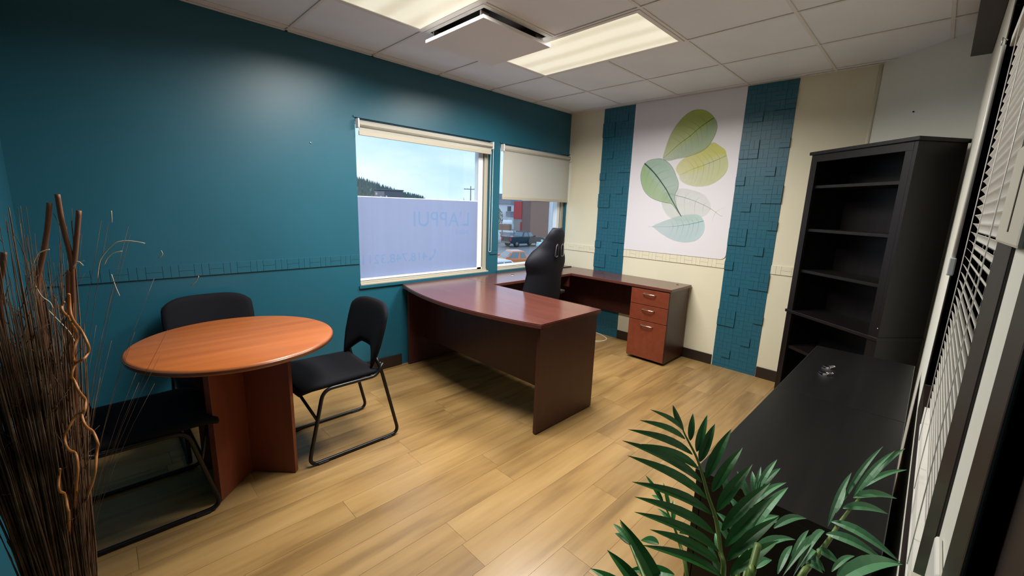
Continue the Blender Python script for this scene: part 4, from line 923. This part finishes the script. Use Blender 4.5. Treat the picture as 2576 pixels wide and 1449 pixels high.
# shop with brown siding and a red panel
b = thing('shop_building', 'brown clad shop building with a red panel beyond the parking lot', 'building', at(57.3, 55.4), 0)
MB().prism([(0, 0), (-2.6, -9.0), (7, -11.5), (11, -2)], 0, 6.1).obj('wall', 'brown_siding', b)
MB().prism([(-.06, .02), (-2.72, -9.05), (7.1, -11.65), (11.1, -1.9)], 6.1, 6.45).obj('roof_edge', 'house_white', b)
MB().prism([(-.02, .0), (.25, 2.35), (9, 1.2), (8.5, -1.0)], 0, 6.0).obj('wall', 'grey_siding', b)
MB().prism([(-.12, .02), (.15, 2.40), (.30, 2.38), (.03, 0)], 2.75, 6.0).obj('red_panel', 'red_panel', b)
MB().prism([(-.10, .02), (-.02, .42), (.10, .40), (.0, 0)], 0, 2.2).obj('door', 'red_panel', b)
MB().prism([(-.02, 0), (-.10, -.28), (.02, -.30), (.05, 0)], 0, 6.1).obj('corner_post', 'brown_siding', b)
MB().prism([(-2.55, -8.8), (-2.75, -9.4), (-2.4, -9.5), (-2.3, -8.9)], 0, 6.3).obj('corner_post', 'house_white', b)
# white house with slate roof, garage
hs = thing('house', 'white two-storey house with grey roof behind the wooden fence', 'house', at(70, 73), math.radians(-42))
MB().box(-4.5, 4.5, -3.5, 3.5, 0, 5.6).obj('wall', 'house_white', hs)
MB().add([(-4.9, -3.9, 5.5), (4.9, -3.9, 5.5), (4.9, 3.9, 5.5), (-4.9, 3.9, 5.5), (-4.9, 0, 7.9), (4.9, 0, 7.9)], [(0, 1, 5, 4), (2, 3, 4, 5), (0, 4, 3), (1, 2, 5), (0, 3, 2, 1)]).obj('roof', 'roof_slate', hs)
MB().box(.2, 5.6, -6.2, -3.5, 0, 2.9).obj('wall', 'house_white', hs)
MB().add([(-.1, -6.5, 2.8), (5.9, -6.5, 2.8), (5.9, -3.4, 3.9), (-.1, -3.4, 3.9), (-.1, -3.4, 2.8), (5.9, -3.4, 2.8)], [(0, 1, 2, 3), (0, 4, 5, 1), (0, 3, 4), (1, 5, 2)]).obj('roof', 'roof_slate', hs)
for wx, wz, yy in ((-2.6, 3.9, -3.52), (.6, 3.9, -3.52), (3.2, 3.9, -3.52), (-2.6, 1.2, -3.52), (2.0, 1.2, -6.22), (4.2, 1.2, -6.22)):
    w_ = MB().box(wx-.5, wx+.5, yy-.04, yy, wz-.1, wz+1.25).obj('window', 'house_white', hs); MB().box(wx-.42, wx+.42, yy-.06, yy-.041, wz, wz+1.15).obj('pane', 'window_dark', w_)
sh = thing('car_shelter', 'low white arched shelter behind the wooden fence', 'shelter', at(61.0, 65.5), math.radians(-42))
q = MB(); n_ = 12
V = [(x, 1.7*math.cos(PI*k/n_), .9+1.25*math.sin(PI*k/n_)) for x in (-2.6, 2.6) for k in range(n_+1)]
q.add(V, [(k, k+1, n_+2+k, n_+1+k) for k in range(n_)]+[tuple(range(n_+1))[::-1], tuple(range(n_+1, 2*n_+2))]).box(-2.6, 2.6, -1.7, 1.7, 0, .9).obj('cover', 'house_white', sh)
fe = thing('wooden_fence', 'brown wooden board fence beside the shop building', 'fence', at(57.4, 58.2), math.radians(119))
bd = MB().box(0, .235, -.015, .015, 0, 1.55).mesh('board', 'fence_wood')
for k in range(26):
    o = link('board', bd, fe); o.location = (k*.25, 0, .05+.03*((k*7) % 3))
MB().box(0, 6.5, .016, .07, .45, .58).box(0, 6.5, .016, .07, 1.15, 1.28).obj('rail', 'fence_wood', fe)
ba = thing('road_barrier', 'low pale barrier in front of the fence', 'barrier', at(51.5, 54.5), math.radians(119))
MB().box(-2.5, 2.5, -.08, .08, .45, .80, .03).obj('beam', 'house_white', ba)
for x in (-2.2, 0, 2.2): MB().box(x-.08, x+.08, .08, .2, 0, .8).obj('post', 'pole_grey', ba)
# leafy tree by the house
tr = thing('leafy_tree', 'green bushy tree in front of the white house', 'tree', at(57.6, 62.6))
MB().tube([(0, 0, 0), (.05, 0, 1.5), (0, .05, 3.4)], [.14, .11, .05], 7).obj('trunk', 'bare_wood', tr)
rt_ = random.Random(3); fo = MB()
for k in range(900):
    z = rt_.uniform(1.1, 4.6); rr = 1.25*math.sin(PI*min(1, (z-.7)/4.1))**.7*math.sqrt(rt_.random()); a = rt_.uniform(0, 2*PI); c_ = Vector((rr*math.cos(a), rr*math.sin(a), z))
    d1_ = Vector((rt_.uniform(-1, 1), rt_.uniform(-1, 1), rt_.uniform(-1, 1))).normalized()*.17; d2_ = d1_.orthogonal().normalized()*.10
    fo.add([c_-d1_, c_+d2_, c_+d1_, c_-d2_], [(0, 1, 2, 3)])
mat('tree_green', (.10, .17, .10), .8)
o = fo.obj('foliage', 'tree_green', tr); o['kind'] = 'stuff'

# far side: dark flat-roofed building, pole, hill with its forest
def pol(az, r): return (r*math.cos(math.radians(az)), r*math.sin(math.radians(az)))
fb = thing('far_building', 'dark grey flat-roofed building in front of the wooded hill', 'building', (*pol(61.6, 150), GZ), math.radians(61.6-90))
MB().box(-4.3, 4.6, -4, 6, 0, 8.85).obj('wall', 'grey_far', fb)
MB().box(-4.6, 4.9, -4.3, 6.3, 8.85, 9.15).obj('roof_edge', 'pole_grey', fb)
MB().box(-4.32, -1.2, -4.2, -4.0, 0, 8.4).obj('wall_panel', 'grey_siding', fb)
for x, z in ((-3.7, 7.6), (-2.4, 6.6), (-.6, 6.8)): w_ = MB().box(x-.25, x+.25, -4.24, -4.0, z-.35, z+.35).obj('window', 'house_white', fb)
up = thing('utility_pole', 'wooden utility pole with crossarm seen beside the window frame', 'pole', (*pol(51.0, 95), GZ), math.radians(51.0-90))
MB().tube([(0, 0, 0), (0, 0, 9.1)], [.16, .11], 8).obj('post', 'pole_grey', up)
MB().box(-1.5, .95, -.06, .06, 8.35, 8.52).obj('crossarm', 'pole_grey', up)
for x in (-1.35, -.7, .75): MB().lathe([(.05, 0), (.06, .12), (.03, .2)], (x, 0, 8.52), 8).obj('insulator', 'house_white', up)
rw = thing('row_houses', 'pale low roofs on the skyline beyond the frosted film', 'house', (*pol(54.0, 170), GZ), math.radians(54-90))
MB().box(-9, 15, 0, 8, 0, 5.6).obj('wall', 'grey_siding', rw)
MB().add([(-9.5, -.5, 5.6), (15.5, -.5, 5.6), (15.5, 8.5, 5.6), (-9.5, 8.5, 5.6), (-8, 4, 6.3), (14, 4, 6.3)], [(0, 1, 5, 4), (1, 2, 5), (2, 3, 4, 5), (3, 0, 4), (0, 3, 2, 1)]).obj('roof', 'house_white', rw)
sp = thing('steeple', 'small white pointed steeple near the utility pole', 'steeple', (*pol(51.9, 150), GZ))
MB().box(-.8, .8, -.8, .8, 0, 5.4).obj('tower', 'house_white', sp)
MB().lathe([(1.0, 5.4), (.5, 6.1), (.03, 7.6)], (0, 0, 0), 8).obj('spire', 'house_white', sp)
hl = MB(); NA, NR = 60, 6; V = []
HA = [(30, 1.0), (48, 1.2), (51, 1.3), (54, 1.5), (57, 4), (60, 9.5), (63, 19), (66, 27), (70, 36), (76, 44), (90, 48), (125, 40)]
for i in range(NA+1):
    az = 28+97*i/NA; hgt = lerp_table(HA, az)
    for j in range(NR+1):
        f = j/NR; r_ = 330+240*f; V.append((*pol(az, r_), GZ+(hgt+4)*math.sin(f*PI/2)))
w_ = NR+1
hl.add(V, [(i*w_+j, (i+1)*w_+j, (i+1)*w_+j+1, i*w_+j+1) for i in range(NA) for j in range(NR)], True)
struct(hl.obj('hill', 'hill_far'), 'wooded hill on the horizon')
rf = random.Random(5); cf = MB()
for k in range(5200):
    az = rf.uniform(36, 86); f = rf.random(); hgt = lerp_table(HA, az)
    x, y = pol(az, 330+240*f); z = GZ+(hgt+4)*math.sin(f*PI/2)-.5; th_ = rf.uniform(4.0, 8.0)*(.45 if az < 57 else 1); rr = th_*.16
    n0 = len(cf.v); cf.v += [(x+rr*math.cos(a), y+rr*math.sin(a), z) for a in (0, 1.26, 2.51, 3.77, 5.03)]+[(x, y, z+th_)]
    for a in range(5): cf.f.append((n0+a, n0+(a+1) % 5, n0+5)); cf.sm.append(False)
o = cf.obj('conifer_forest', 'conifer_hazed'); o['kind'] = 'stuff'; tag(o, 'dense conifers covering the far hill', 'forest')
bt = MB()
for k in range(260):
    az = rf.uniform(54.5, 72); r_ = rf.uniform(184, 240); x, y = pol(az, r_); h_ = rf.uniform(5.5, 8.0)*(1.15 if az > 62 else .95)
    bt.tube([(x, y, GZ), (x+rf.uniform(-.3, .3), y, GZ+h_)], [.13, .03], 4)
    for q in range(7):
        z = GZ+h_*rf.uniform(.35, .9); a = rf.uniform(0, 2*PI); bt.tube([(x, y, z), (x+math.cos(a)*1.0, y+math.sin(a)*1.0, z+1.3)], [.05, .015], 3)
o = bt.obj('bare_woodland', 'bare_wood'); o['kind'] = 'stuff'; tag(o, 'leafless grey trees at the foot of the hill', 'trees')
